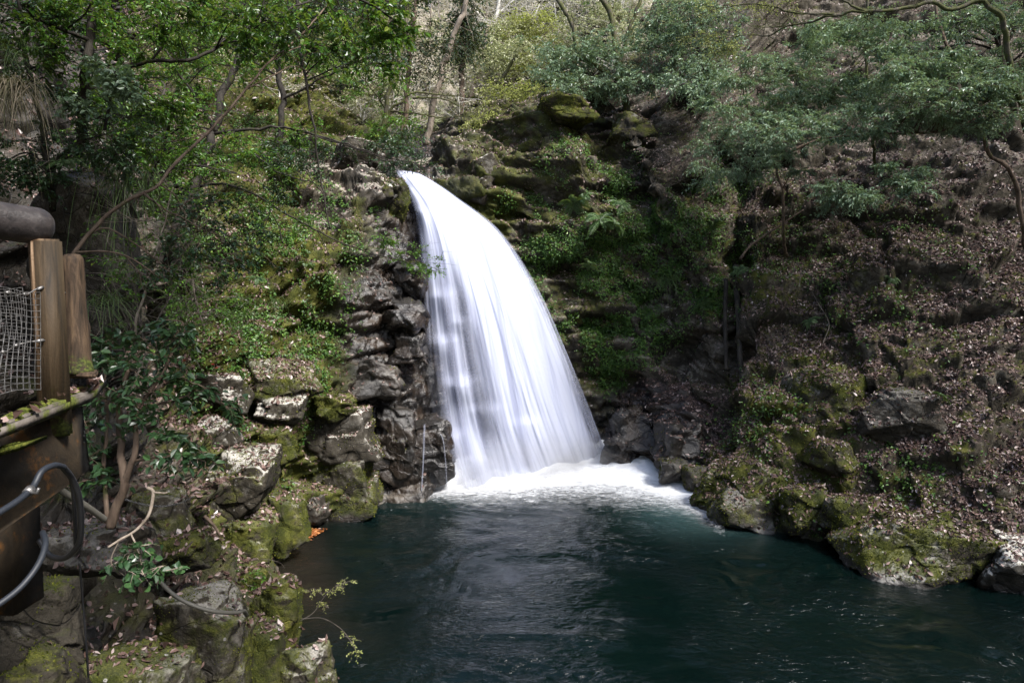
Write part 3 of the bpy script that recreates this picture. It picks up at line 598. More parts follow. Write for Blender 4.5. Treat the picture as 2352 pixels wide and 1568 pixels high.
fpart('wire_mesh', wires(P(-150, 930, 3.3), P(94, 892, 3.78), P(-150, 655, 3.3), P(92, 668, 3.78), 19, 17, .03, 1), M['wire'], fence, fb)
fpart('wire_mesh', wires(P(-160, 920, 3.42), P(70, 888, 3.86), P(-160, 650, 3.42), P(52, 662, 3.86), 17, 16, .04, 2), M['wire'], fence, fb)
for pts in ([(-60, 676, 3.3), (20, 672, 3.6), (60, 676, 3.75), (93, 662, 3.80), (150, 672, 4.0)], [(-40, 812, 3.4), (10, 808, 3.6), (40, 792, 3.72), (93, 782, 3.80), (150, 783, 4.0)]):
    t_ = obj('tie_wire', mesh('tie_wire', *(lambda v: (v[0] - fb, v[1]))(tube(crom(PL(pts), 40), .0042, 6)), M['wire']), fence)
    for k in (1, 2, 3):
        q0 = P(*pts[k]); d_ = unit(P(*pts[k]) - P(*pts[k - 1])); V, F = tube(A([q0 - d_ * .02, q0 - d_ * .008, q0 + d_ * .008, q0 + d_ * .02]) + A([0, -.004, 0]), [.007, .011, .010, .006], 8)
        obj('clamp', mesh('clamp', V - fb, F, M['wire']), t_)
# walkway: slab, moss lip, girder, bracket, pier
zd = P(160, 905, 4.1)[2]
wk = empty('walkway', P(60, 960, 3.6), 'mossy walkway slab on a rust stained girder at the left edge', 'walkway'); wb = A(wk.location)
e0, e1 = W(-420, 1130, zd), W(162, 905, zd); bk0, bk1 = W(-420, 1130, zd) + A([-.5, 2.2, 0]), W(150, 905, zd) + A([-.25, .85, 0])
V, F = hexa([x - A([0, 0, .07]) for x in (e0, e1, bk1, bk0)] + [e0, e1, bk1, bk0], .015); fpart('slab', (V, F), M['concrete'], wk, wb)
gx, gy = np.meshgrid(np.linspace(0, 1, 30), np.linspace(0, 1, 12), indexing='ij'); dk = (e0 * (1 - gx[..., None]) + e1 * gx[..., None]) * (1 - gy[..., None]) + (bk0 * (1 - gx[..., None]) + bk1 * gx[..., None]) * gy[..., None]
dk = dk.reshape(-1, 3); gf = grid_faces(30, 12); SURF.append((dk, np.tile(A([0, 0, 1.]), (len(dk), 1)), np.concatenate([gf[:, [0, 1, 2]], gf[:, [0, 2, 3]]]), 2.6))
lc = crom(A([e0, (e0 + e1) / 2, e1, e1 * .6 + bk1 * .4]), 260); lv_, lf_ = tube(lc + A([0, -.005, -.02]), .035 * (1 + .5 * fbm(lc * 9, 3, 3)), 14)
fpart('moss_edge', (lv_ + .02 * np.stack([fbm(lv_ * 24, 50 + k, 3) for k in range(3)], 1) * A([.6, 1, 1.2]), lf_), M['moss'], wk, wb)
g = [P(-300, 1420, 2.75), P(182, 1094, 4.05), P(176, 1094, 4.05) + A([0, .14, 0]), P(-300, 1420, 2.75) + A([0, .14, 0]), P(-300, 1100, 2.75), P(160, 915, 4.05), P(156, 915, 4.05) + A([0, .14, 0]), P(-300, 1100, 2.75) + A([0, .14, 0])]
for a_, b_ in zip(g[:4], g[4:]): b_[2] = zd - .075
fpart('girder', hexa(g, .01), M['girder_wood'], wk, wb)
q = [P(-80, 1075, 3.05), P(50, 1038, 3.36), P(50, 1030, 3.36) + A([0, .2, 0]), P(-80, 1065, 3.05) + A([0, .2, 0])]
V, F = hexa(q + [A([x[0], x[1], zd - .12]) for x in q], .012); fpart('bracket', (V, F), M['moss'], wk, wb)
q = [P(-120, 1420, 4.1), P(35, 1420, 4.5), P(35, 1420, 4.5) + A([0, .3, 0]), P(-120, 1420, 4.1) + A([0, .3, 0])]
V, F = hexa(q + [A([x[0], x[1], P(0, 1190, 4)[2]]) for x in q], .02); fpart('pier', (V, F), M['girder_wood'], wk, wb)
def cable(name, label, pts, r, m, n=70, cat='cable', col=None):
    c = crom(PL(pts), n); V, F = tube(c, r, 12); o = obj(name, mesh(name, V - c[0], F, m), None, label, cat, None, None, c[0])
    if col:
        q0 = P(*col); i = np.argmin(np.linalg.norm(c - q0, axis=1)); d_ = unit(c[i + 1] - c[i - 1]); V, F = tube(A([c[i] - d_ * .02, c[i], c[i] + d_ * .02]), r * 1.5, 12); obj('clamp', mesh('clamp', V - c[0], F, M['wire']), o)
        V, F = tube(A([c[i] + A([.01, -r, 0]), c[i] + A([.05, -r, -.004]), c[i] + A([.06, -r, .02])]), .008, 6); obj('clamp', mesh('clamp', V - c[0], F, M['wire']), o)
    return o
cable('cable', 'blue grey cable clamped along the rusty girder', [(-90, 1238, 2.9), (-20, 1188, 3.05), (40, 1150, 3.2), (75, 1118, 3.33), (96, 1082, 3.4), (125, 1068, 3.5), (146, 1072, 3.6)], .0155, M['cable_grey'], col=(67, 1126, 3.3))
cable('cable', 'thick black cable looping down from the end of the girder', [(144, 1071, 3.6), (165, 1098, 3.7), (181, 1140, 3.75), (186, 1200, 3.8), (180, 1250, 3.85), (150, 1280, 3.9), (115, 1275, 3.95), (90, 1240, 4.0)], .0165, M['cable_black'])
cable('cable', 'thinner black cable hanging inside the thick loop', [(160, 1085, 3.75), (168, 1130, 3.8), (172, 1190, 3.85), (174, 1260, 3.9)], .011, M['cable_black'])
cable('conduit', 'straight grey conduit running under the girder to the camellia trunk', [(120, 1112, 4.5), (150, 1132, 4.6), (195, 1160, 4.75), (240, 1192, 4.95)], .022, M['hose'], cat='pipe')
cable('cable', 'grey cable sweeping up from the bottom left toward the pier', [(-60, 1420, 3.3), (0, 1385, 3.4), (50, 1345, 3.5), (88, 1295, 3.6), (104, 1250, 3.7), (98, 1222, 3.8)], .016, M['cable_grey'])
cable('hose', 'grey hose drooping across the big dark mossy rock', [(335, 1275, 7.4), (343, 1302, 7.3), (360, 1325, 7.25), (395, 1362, 7.2), (440, 1388, 7.2), (495, 1404, 7.3), (545, 1406, 7.5), (560, 1402, 7.6), (567, 1412, 7.8)], .021, M['hose'], cat='hose')
cable('rope', 'thin dark line hanging in the black gap left of the hose rock', [(182, 1290, 5.6), (190, 1380, 5.7), (198, 1480, 5.7), (206, 1600, 5.7)], .008, M['cable_black'], cat='rope')
cc = crom(PL([(285, 1146, 8.6), (330, 1158, 8.6), (370, 1162, 8.6), (410, 1156, 8.6), (445, 1140, 8.6)]), 36); parts = []
for k in range(35):
    m_, d_ = (cc[k] + cc[k + 1]) / 2, unit(cc[k + 1] - cc[k]); sdv = unit(np.cross(d_, A([0, 1, 0]) if k % 2 else A([0, 0, 1.]))); ll = np.linalg.norm(cc[k + 1] - cc[k]) * .68
    a_ = np.linspace(0, 6.2832, 13)[:-1]; ring = m_ + np.cos(a_)[:, None] * d_ * ll + np.sin(a_)[:, None] * sdv * ll * .55; ring = np.concatenate([ring, ring[:2]]); parts.append(tube(ring, .0045, 5, False))
V, F = cat_mesh(parts); obj('chain', mesh('chain', V - cc[0], F, M['wire']), None, 'thin metal chain sagging across the dark rock behind the camellia', 'chain', None, None, cc[0])
for k, (px, py, d) in enumerate(((423, 829, 17.0), (489, 838, 17.2), (498, 846, 17.2), (1000 - 521, 905, 16.9), (2176, 1218, 17.2))):
    r = np.random.default_rng(900 + k); n = 7; a_ = np.arange(n) / n * 6.28; dl = unit(np.stack([np.cos(a_), np.sin(a_), .5 + 0 * a_], 1)); q0 = P(px, py, d)
    V, Fq = leaf_mesh(np.zeros((n, 3)), dl, unit(A([0, 0, 1.]) + 0 * dl), .055 + 0 * a_, .024 + 0 * a_)
    obj('fallen_flower', mesh('fallen_flower', V, Fq, M['camellia'], False, dict(var=np.repeat(r.uniform(0, 1, n), 6))), None, 'red camellia flower fallen among the rocks and leaves', 'flower', 'fallen red flowers', None, q0)
# orange leaves floating by the rock, camellia petals
rng = np.random.default_rng(31)
quad = PL([(672, 1252), (688, 1240), (715, 1216), (750, 1218), (706, 1243)]); n = 520
uu = rng.dirichlet((1, 1, 1, 1, 1), n); fpnt = uu @ quad + rng.normal(size=(n, 3)) * A([.06, .1, 0]); fpnt[:, 2] = .05 + rng.uniform(0, .03, n)
nl = unit(A([0, 0, 1.]) + rng.normal(size=(n, 3)) * .15); dl = rng.normal(size=(n, 3)); dl[:, 2] = 0; dl = unit(dl); V, Fq = leaf_mesh(fpnt, dl, nl, rng.uniform(.07, .13, n), rng.uniform(.02, .035, n))
M['leaf_orange'] = leaf_material('wet orange leaf', [(0, (.16, .05, .015)), (.6, (.34, .12, .035)), (1, (.5, .25, .10))], .35, 0, .5)
obj('floating_leaves', mesh('floating_leaves', V, Fq, M['leaf_orange'], False, dict(var=np.repeat(rng.uniform(0, 1, n), 6))), None, 'raft of orange dead leaves floating against the bank below the rounded boulder', 'floating leaves', None, 'stuff')
# ================================================================== BOULDERS
import bmesh
def ico(n):
    bm = bmesh.new(); bmesh.ops.create_icosphere(bm, subdivisions=n, radius=1)
    V = A([v.co[:] for v in bm.verts]); F = A([[v.index for v in f.verts] for f in bm.faces]); bm.free(); return V, F
ICO = {4: ico(4), 5: ico(5), 6: ico(6)}
def boulder(name, label, box, d, seed, moss=.5, pale=.5, wet=0., deep=1., rz=0., flat=.72, lit=1., sub=5, cat='boulder', sink=0., group=None, rough=1., box_k=.45):
    rng = np.random.default_rng(seed); D, Fc = ICO[sub]
    x0, y0, x1, y1 = box; y1 = y1 + .22 * (y1 - y0) * (wet < .5); c = P((x0 + x1) / 2, (y0 + y1) / 2, d); sx = (x1 - x0) / 2 / 1568 * d; sz = (y1 - y0) / 2 / 1568 * d; sy = sx * deep
    n = unit(rng.normal(size=(15, 3))); dd = rng.uniform(.66, 1.02, 15)
    ax = A([[1, 0, 0], [-1, 0, 0], [0, 1, 0], [0, -1, 0], [0, 0, 1], [0, 0, -1]]) + rng.normal(size=(6, 3)) * .16
    n = np.concatenate([n, unit(ax)]); dd = np.concatenate([dd, [.86, .86, .86, .84, flat, 1.4]])
    r = dd[None] / np.maximum(D @ n.T, .08)
    r = -np.log(np.exp(-r * 45).sum(1)) / 45
    v = D * np.clip(r, .3, 1.35)[:, None]
    v = v / A([np.abs(v[:, 0]).max(), np.abs(v[:, 1]).max(), np.abs(v[:, 2]).max()]) * A([sx, sy, sz])
    v[:, :2] *= (1 + .42 * np.clip(-v[:, 2:3] / sz, 0, 1))
    sc_ = min(sx, sz)
    wq = v + c; nd = unit(D / A([sx, sy, sz]))
    fb_, fk_, _ = facets((wq + .25 * fbm(wq * 1.1, seed, 2)[:, None] * sc_) / max(sc_, .35), [1.1, 1.1, 1.6], seed, .06)
    v = v + nd * ((fbm(wq * .9 / max(sc_, .3), seed + 1, 3) * .12 + fb_ * .17 * box_k * 2 - fk_ * .035) * sc_ + fbm(wq * 3.2, seed + 2, 5, .62) * .06 * rough * sc_ + fbm(wq * 11, seed + 3, 3, .6) * .02 * sc_ ** .5)[:, None]
    ca, sa = math.cos(rz), math.sin(rz); v = np.stack([v[:, 0] * ca - v[:, 1] * sa, v[:, 0] * sa + v[:, 1] * ca, v[:, 2]], 1)
    one = np.ones(len(v)); mo = moss * one; wt = np.clip(wet * one + sstep(.3, .0, v[:, 2] + c[2]) * .8, 0, 1)
    me = mesh(name, v, Fc, M['boulder'], True, dict(moss=mo * (1 - .7 * wt * (wet < .5)), pale=pale * one, wet=wt, litter=.5 * one * lit))
    o = obj(name, me, None, label, cat, group, None, c)
    pn = np.zeros_like(v); fn = np.cross(v[Fc[:, 1]] - v[Fc[:, 0]], v[Fc[:, 2]] - v[Fc[:, 0]])
    for k in range(3): np.add.at(pn, Fc[:, k], fn)
    SURF.append((v + c, unit(pn), Fc, lit)); MOSSY.append((v + c, unit(pn), Fc, lit, moss))
    return o
MOSSY = []
B = boulder
B('boulder', 'big dark mossy rock with a pale top that the grey hose lies against', (350, 1272, 585, 1640), 8.6, 1, .5, .5, sub=6, deep=1.0, flat=.9, lit=.6, rough=1.3)
B('boulder', 'mossy slab covered in dead leaves just above the hose rock', (335, 1205, 470, 1295), 9.8, 2, .62, .3, deep=1.2, flat=.6, lit=1.4)
B('boulder', 'rounded boulder half moss half pale stone beside the floating orange leaves', (485, 1142, 636, 1268), 15.4, 3, .60, .8, deep=1.2, lit=1.0, sub=6)
B('boulder', 'narrow mossy boulder wedged behind the rounded pool boulder', (608, 1120, 702, 1250), 17.8, 4, .66, .7, deep=1.1)
B('boulder', 'low moss stone at the pool edge under the tall dark buttress', (700, 1125, 755, 1190), 20.6, 41, .4, .2, .3, deep=1.2)
B('rock_ledge', 'flat pale ledge with cracked grey top among the left bank boulders', (462, 1012, 640, 1165), 15.9, 5, .40, .95, deep=1.1, flat=.8, sub=6, cat='rock')
B('rock_buttress', 'massive dark two lobed rock with green moss cap standing in the pool', (650, 985, 858, 1185), 22.2, 6, .62, .35, .2, deep=.7, flat=.9, lit=.3, sub=6, cat='rock')
B('boulder', 'grey topped slab with blue grey face on the mossy buttress', (672, 938, 850, 1040), 22.0, 7, .38, 1.2, .15, deep=.75, flat=.75)
B('boulder', 'pale topped square boulder with dead leaves in the middle of the left bank', (548, 796, 730, 915), 20.2, 8, .55, 1.25, deep=1.0, flat=.7, lit=1.5)
B('boulder', 'pale domed boulder under the square leaf covered one', (592, 890, 708, 970), 19.4, 9, .40, 1.2, deep=1.1)
B('boulder', 'long grey white slab sloping down near the red camellia petals', (425, 835, 585, 930), 18.0, 10, .34, 1.3, deep=1.0, flat=.65)
B('boulder', 'mossy block with a straight leaf littered top edge beside wet black rock', (712, 888, 815, 955), 21.4, 11, .68, .7, flat=.6)
B('rock_ledge', 'mossy shelf carrying a band of pink dead leaves below the mossy wall', (505, 706, 650, 805), 21.3, 12, .86, .6, deep=.9, flat=.6, lit=1.8, cat='rock')
B('boulder', 'small mossy hump left of the leaf covered shelf', (440, 700, 520, 770), 20.6, 13, .85, .5)
B('boulder', 'pale cracked block half hidden behind the camellia leaves', (440, 945, 540, 1035), 16.6, 14, .3, 1.2)
B('boulder', 'mossy stone between the pale ledge and the grey topped slab', (590, 975, 680, 1050), 18.8, 15, .66, .6)
B('boulder', 'low mossy boulder with white lichen between ledge and pool', (560, 1060, 650, 1150), 17.9, 16, .6, .9)
B('boulder', 'leaf strewn ridge rock along the near edge of the pool', (560, 1310, 690, 1520), 10.6, 17, .62, .7, deep=1.5, rz=.3, flat=.75, lit=1.7, sub=6)
B('boulder', 'square mossy block at the bottom corner of the near pool bank', (640, 1440, 764, 1640), 9.2, 18, .52, .6, deep=1.1, flat=.8, lit=1.2, sub=6)
B('boulder', 'small mossy stone on the near ridge with a twig reaching over the water', (548, 1285, 622, 1370), 12.6, 42, .68, .5, lit=1.5)
B('boulder', 'leaf filled step rock between the hose rock and the corner block', (530, 1420, 660, 1640), 9.1, 43, .55, .4, deep=1.2, lit=1.8, flat=.7)
B('boulder', 'round topped green mossy boulder covered with dead leaves at the very bottom', (215, 1478, 440, 1700), 6.6, 19, .52, .4, deep=1.2, lit=1.6, sub=6, flat=.85)
B('boulder', 'dark mossy rock face under the girder at the left edge', (-60, 1310, 160, 1530), 5.6, 20, .36, .0, .1, deep=.8, sub=6, lit=.0, rough=1.4)
B('boulder', 'lower dark mossy stone in the bottom left corner', (-60, 1480, 172, 1700), 5.2, 21, .42, .0, deep=.9, sub=6, lit=.1, rough=1.4)
B('boulder', 'leaf covered earth shelf at the foot of the camellia trunk', (85, 1165, 330, 1290), 7.0, 22, .3, .2, deep=1.0, flat=.6, lit=1.6, cat='rock')
B('boulder', 'dark rock behind the sagging chain', (290, 1080, 450, 1230), 10.8, 44, .4, .2, deep=1., lit=.4)
B('overhanging_rock', 'black overhanging crag with grass trailing from its top', (90, 300, 325, 760), 10.6, 23, .28, .0, .35, deep=.9, flat=.85, sub=6, lit=.4, cat='rock', rough=1.5)
B('wet_rock', 'shiny wet black rock stepping beside the middle of the falls', (876, 680, 985, 775), 24.6, 24, .0, .3, 1, flat=.7, cat='rock', lit=0, box_k=.9)
B('wet_rock', 'wet black block just below the shiny step left of the falls', (905, 750, 985, 835), 24.6, 25, .05, .3, 1, cat='rock', lit=0, box_k=.9)
B('wet_rock', 'wet brown slab leaning toward the pool left of the falls', (815, 825, 925, 910), 23.4, 26, .12, .6, .8, cat='rock', lit=.2, box_k=.9)
B('wet_rock', 'tall glistening black rock standing in the spray at the left foot of the falls', (940, 955, 1040, 1140), 23.9, 27, .0, .2, 1, deep=.8, cat='rock', lit=0, box_k=.9, sub=6)
B('wet_rock', 'dark wet pillar under the overhanging fern leaves left of the falls', (860, 890, 960, 1140), 23.6, 28, .15, .2, .9, cat='rock', lit=0, box_k=.8, sub=6)
B('wet_rock', 'wet grey boulder high beside the upper left edge of the falls', (900, 590, 985, 690), 25.6, 29, .1, .4, 1, cat='rock', lit=0, box_k=.8)
B('rock_block', 'mossy brown cube of rock left of the narrow lip', (872, 400, 945, 500), 26.9, 30, .62, .9, flat=.8, cat='rock')
B('wet_rock', 'cracked shiny black rock right of the foot of the falls', (1392, 940, 1530, 1075), 27.3, 31, .0, .1, 1, cat='rock', lit=.2, box_k=1.2, sub=6, deep=.8)
B('wet_rock', 'dark wet rock with thin leaf cover between black rock and mossy outcrop', (1500, 960, 1625, 1080), 25.6, 32, .15, .1, .85, cat='rock', lit=.9, box_k=1.1)
B('boulder', 'small round dark boulder at the waterline against the foam', (1515, 1042, 1590, 1108), 24.6, 33, .35, .1, .6, lit=.1)
B('boulder', 'small moss capped boulder beside the foam at the right shore', (1570, 1055, 1640, 1130), 23.9, 34, .6, .1, .4, lit=.2)
B('rock_outcrop', 'bright mossy outcrop jutting into the pool at the right shore', (1612, 1030, 1800, 1190), 22.0, 35, .64, .5, deep=1.3, lit=1.5, sub=6, cat='rock', flat=.9)
B('boulder', 'low dark boulder at the water edge in front of the mossy outcrop', (1640, 1110, 1790, 1205), 21.0, 36, .55, .4, .3, lit=.6, deep=.9)
B('boulder', 'mossy block with leaf drifts above the outcrop on the right slope', (1815, 845, 1990, 960), 22.6, 37, .56, .3, lit=1.7, flat=.8, deep=.9)
B('rock_block', 'dark overhanging block with bare face halfway up the leafy right slope', (1975, 868, 2185, 1000), 20.4, 38, .25, .2, .15, lit=1.5, flat=.7, cat='rock', sub=6, deep=.8)
B('boulder', 'rounded mossy stones above the shoreline slab', (1860, 1000, 1960, 1075), 20.4, 45, .56, .4, lit=1.6)
B('boulder', 'mossy stone half buried in leaves by the right shoreline', (1790, 1090, 1900, 1200), 19.8, 46, .58, .4, lit=1.6)
B('boulder', 'moss green stone next to the small waterline boulder', (1880, 1130, 1975, 1215), 18.9, 47, .56, .4, lit=1.6)
B('rock_slab', 'long moss and white flecked slab along the right waterline', (1935, 1160, 2285, 1300), 17.6, 39, .58, .9, deep=.6, flat=.6, lit=1.4, sub=6, cat='rock')
B('rock_slab', 'pale grey slab at the right edge of the waterline', (2262, 1215, 2480, 1345), 16.4, 40, .25, 1.1, deep=.7, flat=.6, lit=.9, sub=6, cat='rock')
B('rock_block', 'squared mossy block on top of the stepped crag right of the falls', (1222, 240, 1372, 292), 31.0, 48, .7, .2, flat=.45, cat='rock', deep=1.5, rz=.2)
B('rock_block', 'pale patched rock face above the green moss slope by the falls', (1075, 345, 1145, 450), 29.2, 49, .35, 1.3, cat='rock', flat=.85)
B('rock_block', 'brown mossy block in the dark ledges of the crag', (1400, 255, 1500, 335), 30.6, 50, .5, .2, cat='rock', flat=.7)
B('boulder', 'pale broken boulder perched on the sunny ledge above the mossy wall', (740, 320, 880, 410), 27.4, 51, .25, 1.5, cat='rock', flat=.6, deep=1.1, sub=6)
B('boulder', 'small white topped rock left of the lip of the falls', (820, 385, 900, 450), 26.7, 52, .4, 1.4, cat='rock', flat=.6)
# ================================================================== FALLEN LEAVES, IVY
def scatter(Pn, Nn_, Fq, wq, n, rng):
    """n random points on faces (quads or tris) weighted by area x wq"""
    a, b_, c = Pn[Fq[:, 0]], Pn[Fq[:, 1]], Pn[Fq[:, 2]]
    ar = np.linalg.norm(np.cross(b_ - a, c - a), axis=1) * wq; cs = np.cumsum(ar); i = np.searchsorted(cs, rng.uniform(0, cs[-1], n)); i = np.clip(i, 0, len(Fq) - 1)
    u, v = rng.uniform(size=(2, n)); s = u + v > 1; u = np.where(s, 1 - u, u); v = np.where(s, 1 - v, v)
    if Fq.shape[1] == 4:
        d = Pn[Fq[:, 3]]; h = rng.uniform(size=n) > .5; b2 = np.where(h[:, None], b_[i], d[i])
    else: b2 = b_[i]
    return a[i] + u[:, None] * (b2 - a[i]) + v[:, None] * (c[i] - a[i]), Nn_[Fq[i, 0]]
rng = np.random.default_rng(5)
tp, tn, tF = TERR['p'], TERR['n'], TERR['F']
px_, py_, dd_ = proj(tp); inview = (dd_ > 3) & (px_ > -150) & (px_ < 2500) & (py_ > -120) & (py_ < 1700)
nz_ = tn[:, 2]; clump = fbm(tp * .5, 201, 3) * .5 + fbm(tp * 1.7, 202, 2) * .5
lw = TERR['litter'] * sstep(.12, .6, nz_) * sstep(-.35, .25, clump + nz_ * .35) * inview * (tp[:, 2] > .15) * (1 - .85 * TERR['wet'])
lw *= (.15 + sstep(-.3, .35, fbm(tp * 1.1, 203, 3) + .3 * nz_))
lw += .10 * inview * sstep(.55, .85, nz_) * (tp[:, 2] > .3)
fl_ = lambda a: a[tF].mean(1)
def litter_set(n_t, n_b):
    pts, nrm = scatter(tp, tn, tF, fl_(lw * (22 / np.clip(dd_, 6, 60)) ** .6), n_t, rng)
    PP, NN = [pts], [nrm]
    tot = sum(s[3] for s in SURF)
    for v, n, f, l in SURF:
        if l <= 0: continue
        wgt = sstep(.35, .85, n[:, 2]) * sstep(-.25, .3, fbm(v * 1.3, 210, 3) + .25) * l * (v[:, 2] > .12)
        a, b_, c = v[f[:, 0]], v[f[:, 1]], v[f[:, 2]]; ar = (np.linalg.norm(np.cross(b_ - a, c - a), axis=1) * wgt[f].mean(1)).sum() / 2
        k = int(min(ar * n_b, 2500))
        if k > 3:
            p_, n_ = scatter(v, n, f, wgt[f].mean(1), k, rng); PP.append(p_); NN.append(n_)
    return np.concatenate(PP), np.concatenate(NN)
def rand_tangent(n, rng):
    r = rng.normal(size=n.shape); r -= n * (r * n).sum(1)[:, None]; return unit(r)
lp, ln_ = litter_set(190000, 130)
nl = unit(ln_ * .8 + rng.normal(size=lp.shape) * .55); dl = rand_tangent(nl, rng)
near_ = sstep(14, 8, np.linalg.norm(lp - C0, axis=1)); LL = rng.uniform(.06, .15, len(lp)) * (1 - .35 * near_) * np.where(rng.uniform(size=len(lp)) > .95, 1.5, 1); 
V, Fl = leaf_mesh(lp + ln_ * .02 - dl * LL[:, None] * .5, dl, nl, LL, LL * rng.uniform(.17, .32, len(lp)), rng.normal(size=len(lp)) * .6, rng.normal(size=len(lp)) * .25)
var = np.clip(rng.beta(1.4, 2.3, len(lp)) + rng.normal(size=len(lp)) * .05 + .12 * clump.mean(), 0, 1)
obj('fallen_leaves', mesh('fallen_leaves', V, Fl, M['litter'], False, dict(var=np.repeat(var, 6))), label='brown and pinkish dead leaves lying over the slope, ledges and boulders', cat='leaf litter', kind='stuff')
# ivy and small plants rooted in the moss of both rock walls
rng = np.random.default_rng(6)
c2 = fbm(tp * .9, 220, 3); zone = np.zeros(len(tp))
for a, s_ in (((760, 560, 24.4, 5.), .45), ((840, 640, 24.4, 3.2), .8), ((640, 760, 22, 3.4), .6), ((1400, 720, 28.6, 3.2), 2.0), ((1330, 560, 28.7, 3.6), 1.6), ((1450, 480, 29, 4), 1.2), ((1400, 850, 29, 1.6), 2.),
              ((1560, 620, 28.6, 3.6), 1.2), ((1240, 470, 29, 2.2), .9), ((1600, 450, 29.5, 4), .8), ((560, 900, 18.5, 4), .5), ((1750, 1000, 22.5, 4), .22), ((2050, 1180, 18.5, 4), .2), ((1950, 620, 25.5, 6), .15), ((480, 600, 20, 4), 1), ((1330, 400, 29, 3), .7), ((700, 330, 29, 4), .5)):
    zone = np.maximum(zone, s_ * sstep(a[3], a[3] * .4, np.linalg.norm(tp - P(*a[:3]), axis=1)))
iw = zone * sstep(-.12, .3, c2) * inview * (1 - TERR['wet']) * (tp[:, 2] > .2)
ip, in_ = scatter(tp, tn, tF, fl_(iw), 26000, rng)
k = 3; ip = np.repeat(ip, k, 0); in_ = np.repeat(in_, k, 0); ip = ip + rng.normal(size=ip.shape) * .05 + in_ * rng.uniform(.01, .13, len(ip))[:, None]
nl = unit(in_ * .6 + A([0, -.1, .6]) + rng.normal(size=ip.shape) * .4); dl = unit(rand_tangent(nl, rng) + A([0, 0, -.35])); LL = rng.uniform(.05, .12, len(ip))
V, Fl = leaf_mesh(ip, dl, nl, LL, LL * .3)
obj('ivy', mesh('ivy', V, Fl, M['leaf_ivy'], False, dict(var=np.repeat(np.clip(rng.beta(2, 2, len(ip)), 0, 1), 6))), label='small leaved ivy and seedlings covering the mossy rock walls', cat='ground cover', kind='stuff')

# moss: small upright tufts give the mossy patches their nap
rng = np.random.default_rng(8)
mn = .85 * (fbm(tp * 1.6, 230, 4) * .5 + .5) + .32 * (fbm(tp * 8, 231, 3) * .5 + .5)
mw = sstep(.95, 1.15, TERR['moss'] * .75 + mn + nz_ * .12) * inview * (tp[:, 2] > .1) * (1 - TERR['wet']) * (24 / np.clip(dd_, 8, 60)) ** .5
mp, mnr = scatter(tp, tn, tF, fl_(mw), 90000, rng); PP, NN = [mp], [mnr]
for v, n, f, l, mo in MOSSY:
    wgt = sstep(.85, 1.15, mo * .75 + .85 * (fbm(v * 1.6, 230, 4) * .5 + .5) + .32 * (fbm(v * 8, 231, 3) * .5 + .5) + n[:, 2] * .15) * (v[:, 2] > .08)
    a, b_, c = v[f[:, 0]], v[f[:, 1]], v[f[:, 2]]; ar = (np.linalg.norm(np.cross(b_ - a, c - a), axis=1) * wgt[f].mean(1)).sum() / 2; dd2 = np.linalg.norm(v.mean(0) - C0)
    k = int(min(ar * 420 * (20 / dd2) ** 1.2, 5000))
    if k > 5: p_, n_ = scatter(v, n, f, wgt[f].mean(1), k, rng); PP.append(p_); NN.append(n_)
mp, mnr = np.concatenate(PP), np.concatenate(NN); dl = unit(mnr * .9 + rng.normal(size=mp.shape) * .55 + A([0, 0, .25])); nl = rand_tangent(dl, rng)
LL = rng.uniform(.02, .055, len(mp)) * np.clip(np.linalg.norm(mp - C0, axis=1) / 20, .5, 1.2); V, Fl = leaf_mesh(mp - mnr * .006, dl, nl, LL, LL * .32)
mv = np.clip(.5 + .45 * fbm(mp * 1.1, 240, 3) + rng.normal(size=len(mp)) * .16, 0, 1)
M['moss_tuft'] = leaf_material('moss tuft', [(0, (.018, .026, .005)), (.4, (.065, .078, .011)), (.7, (.145, .15, .02)), (1, (.25, .235, .045))], .8, .25, .15)
obj('moss', mesh('moss', V, Fl, M['moss_tuft'], False, dict(var=np.repeat(mv, 6))), label='yellow green moss tufts growing over the rock walls and boulders', cat='moss', kind='stuff')

# ================================================================== FERNS AND GRASS TUFTS
def fern_mesh(seed, size, nfr, drop=.55):
    r = np.random.default_rng(seed); Bs, Ds, Ns, Ls = [], [], [], []; stems = []
    for k in range(nfr):
        a = k / nfr * 6.283 + r.normal() * .25; el = r.uniform(.3, 1.0); L = size * r.uniform(.65, 1.1)
        s = np.linspace(0, 1, 20); h = A([math.cos(a), math.sin(a), 0])
        c = h[None] * (s * L * math.cos(el * .8))[:, None] + A([0, 0, 1])[None] * (s * L * math.sin(el) - drop * L * s ** 2)[:, None]
        t = unit(np.gradient(c, axis=0)); side = unit(np.cross(t, A([0, 0, 1.])))
        stems.append(tube(c, np.linspace(.006, .002, 20) * size / .6, 3, False))
        for sg in (-1, 1):
            q = s[2:]; Bs.append(c[2:]); Ds.append(unit(side[2:] * sg + t[2:] * .45 - A([0, 0, .12]))); Ns.append(unit(np.cross(t[2:], side[2:] * 1.) * -1 + r.normal(size=(18, 3)) * .1))
            Ls.append(L * .18 * np.sin(np.pi * np.clip(q, .06, .97)) ** .8 + .01)
    Bs, Ds, Ns, Ls = map(np.concatenate, (Bs, Ds, Ns, Ls)); Ns[Ns[:, 2] < 0] *= -1
    V, F = leaf_mesh(Bs, Ds, Ns, Ls, Ls * .15); n1 = len(V); var = np.repeat(r.uniform(.2, .8, len(Bs)), 6)
    SV, SF = cat_mesh(stems); V2, F2 = cat_mesh([(V, [F]), (SV, SF)])
    return mesh('fern', V2, F2, M['leaf_fern'], False, dict(var=np.concatenate([var, np.full(len(SV), .1)])))
M['leaf_fern'] = leaf_material('fern frond', [(0, (.03, .06, .018)), (.5, (.07, .13, .045)), (1, (.12, .19, .07))], .45, .3)
fm_ = [fern_mesh(300 + k, .85, 13 + 2 * k, .75) for k in range(4)]
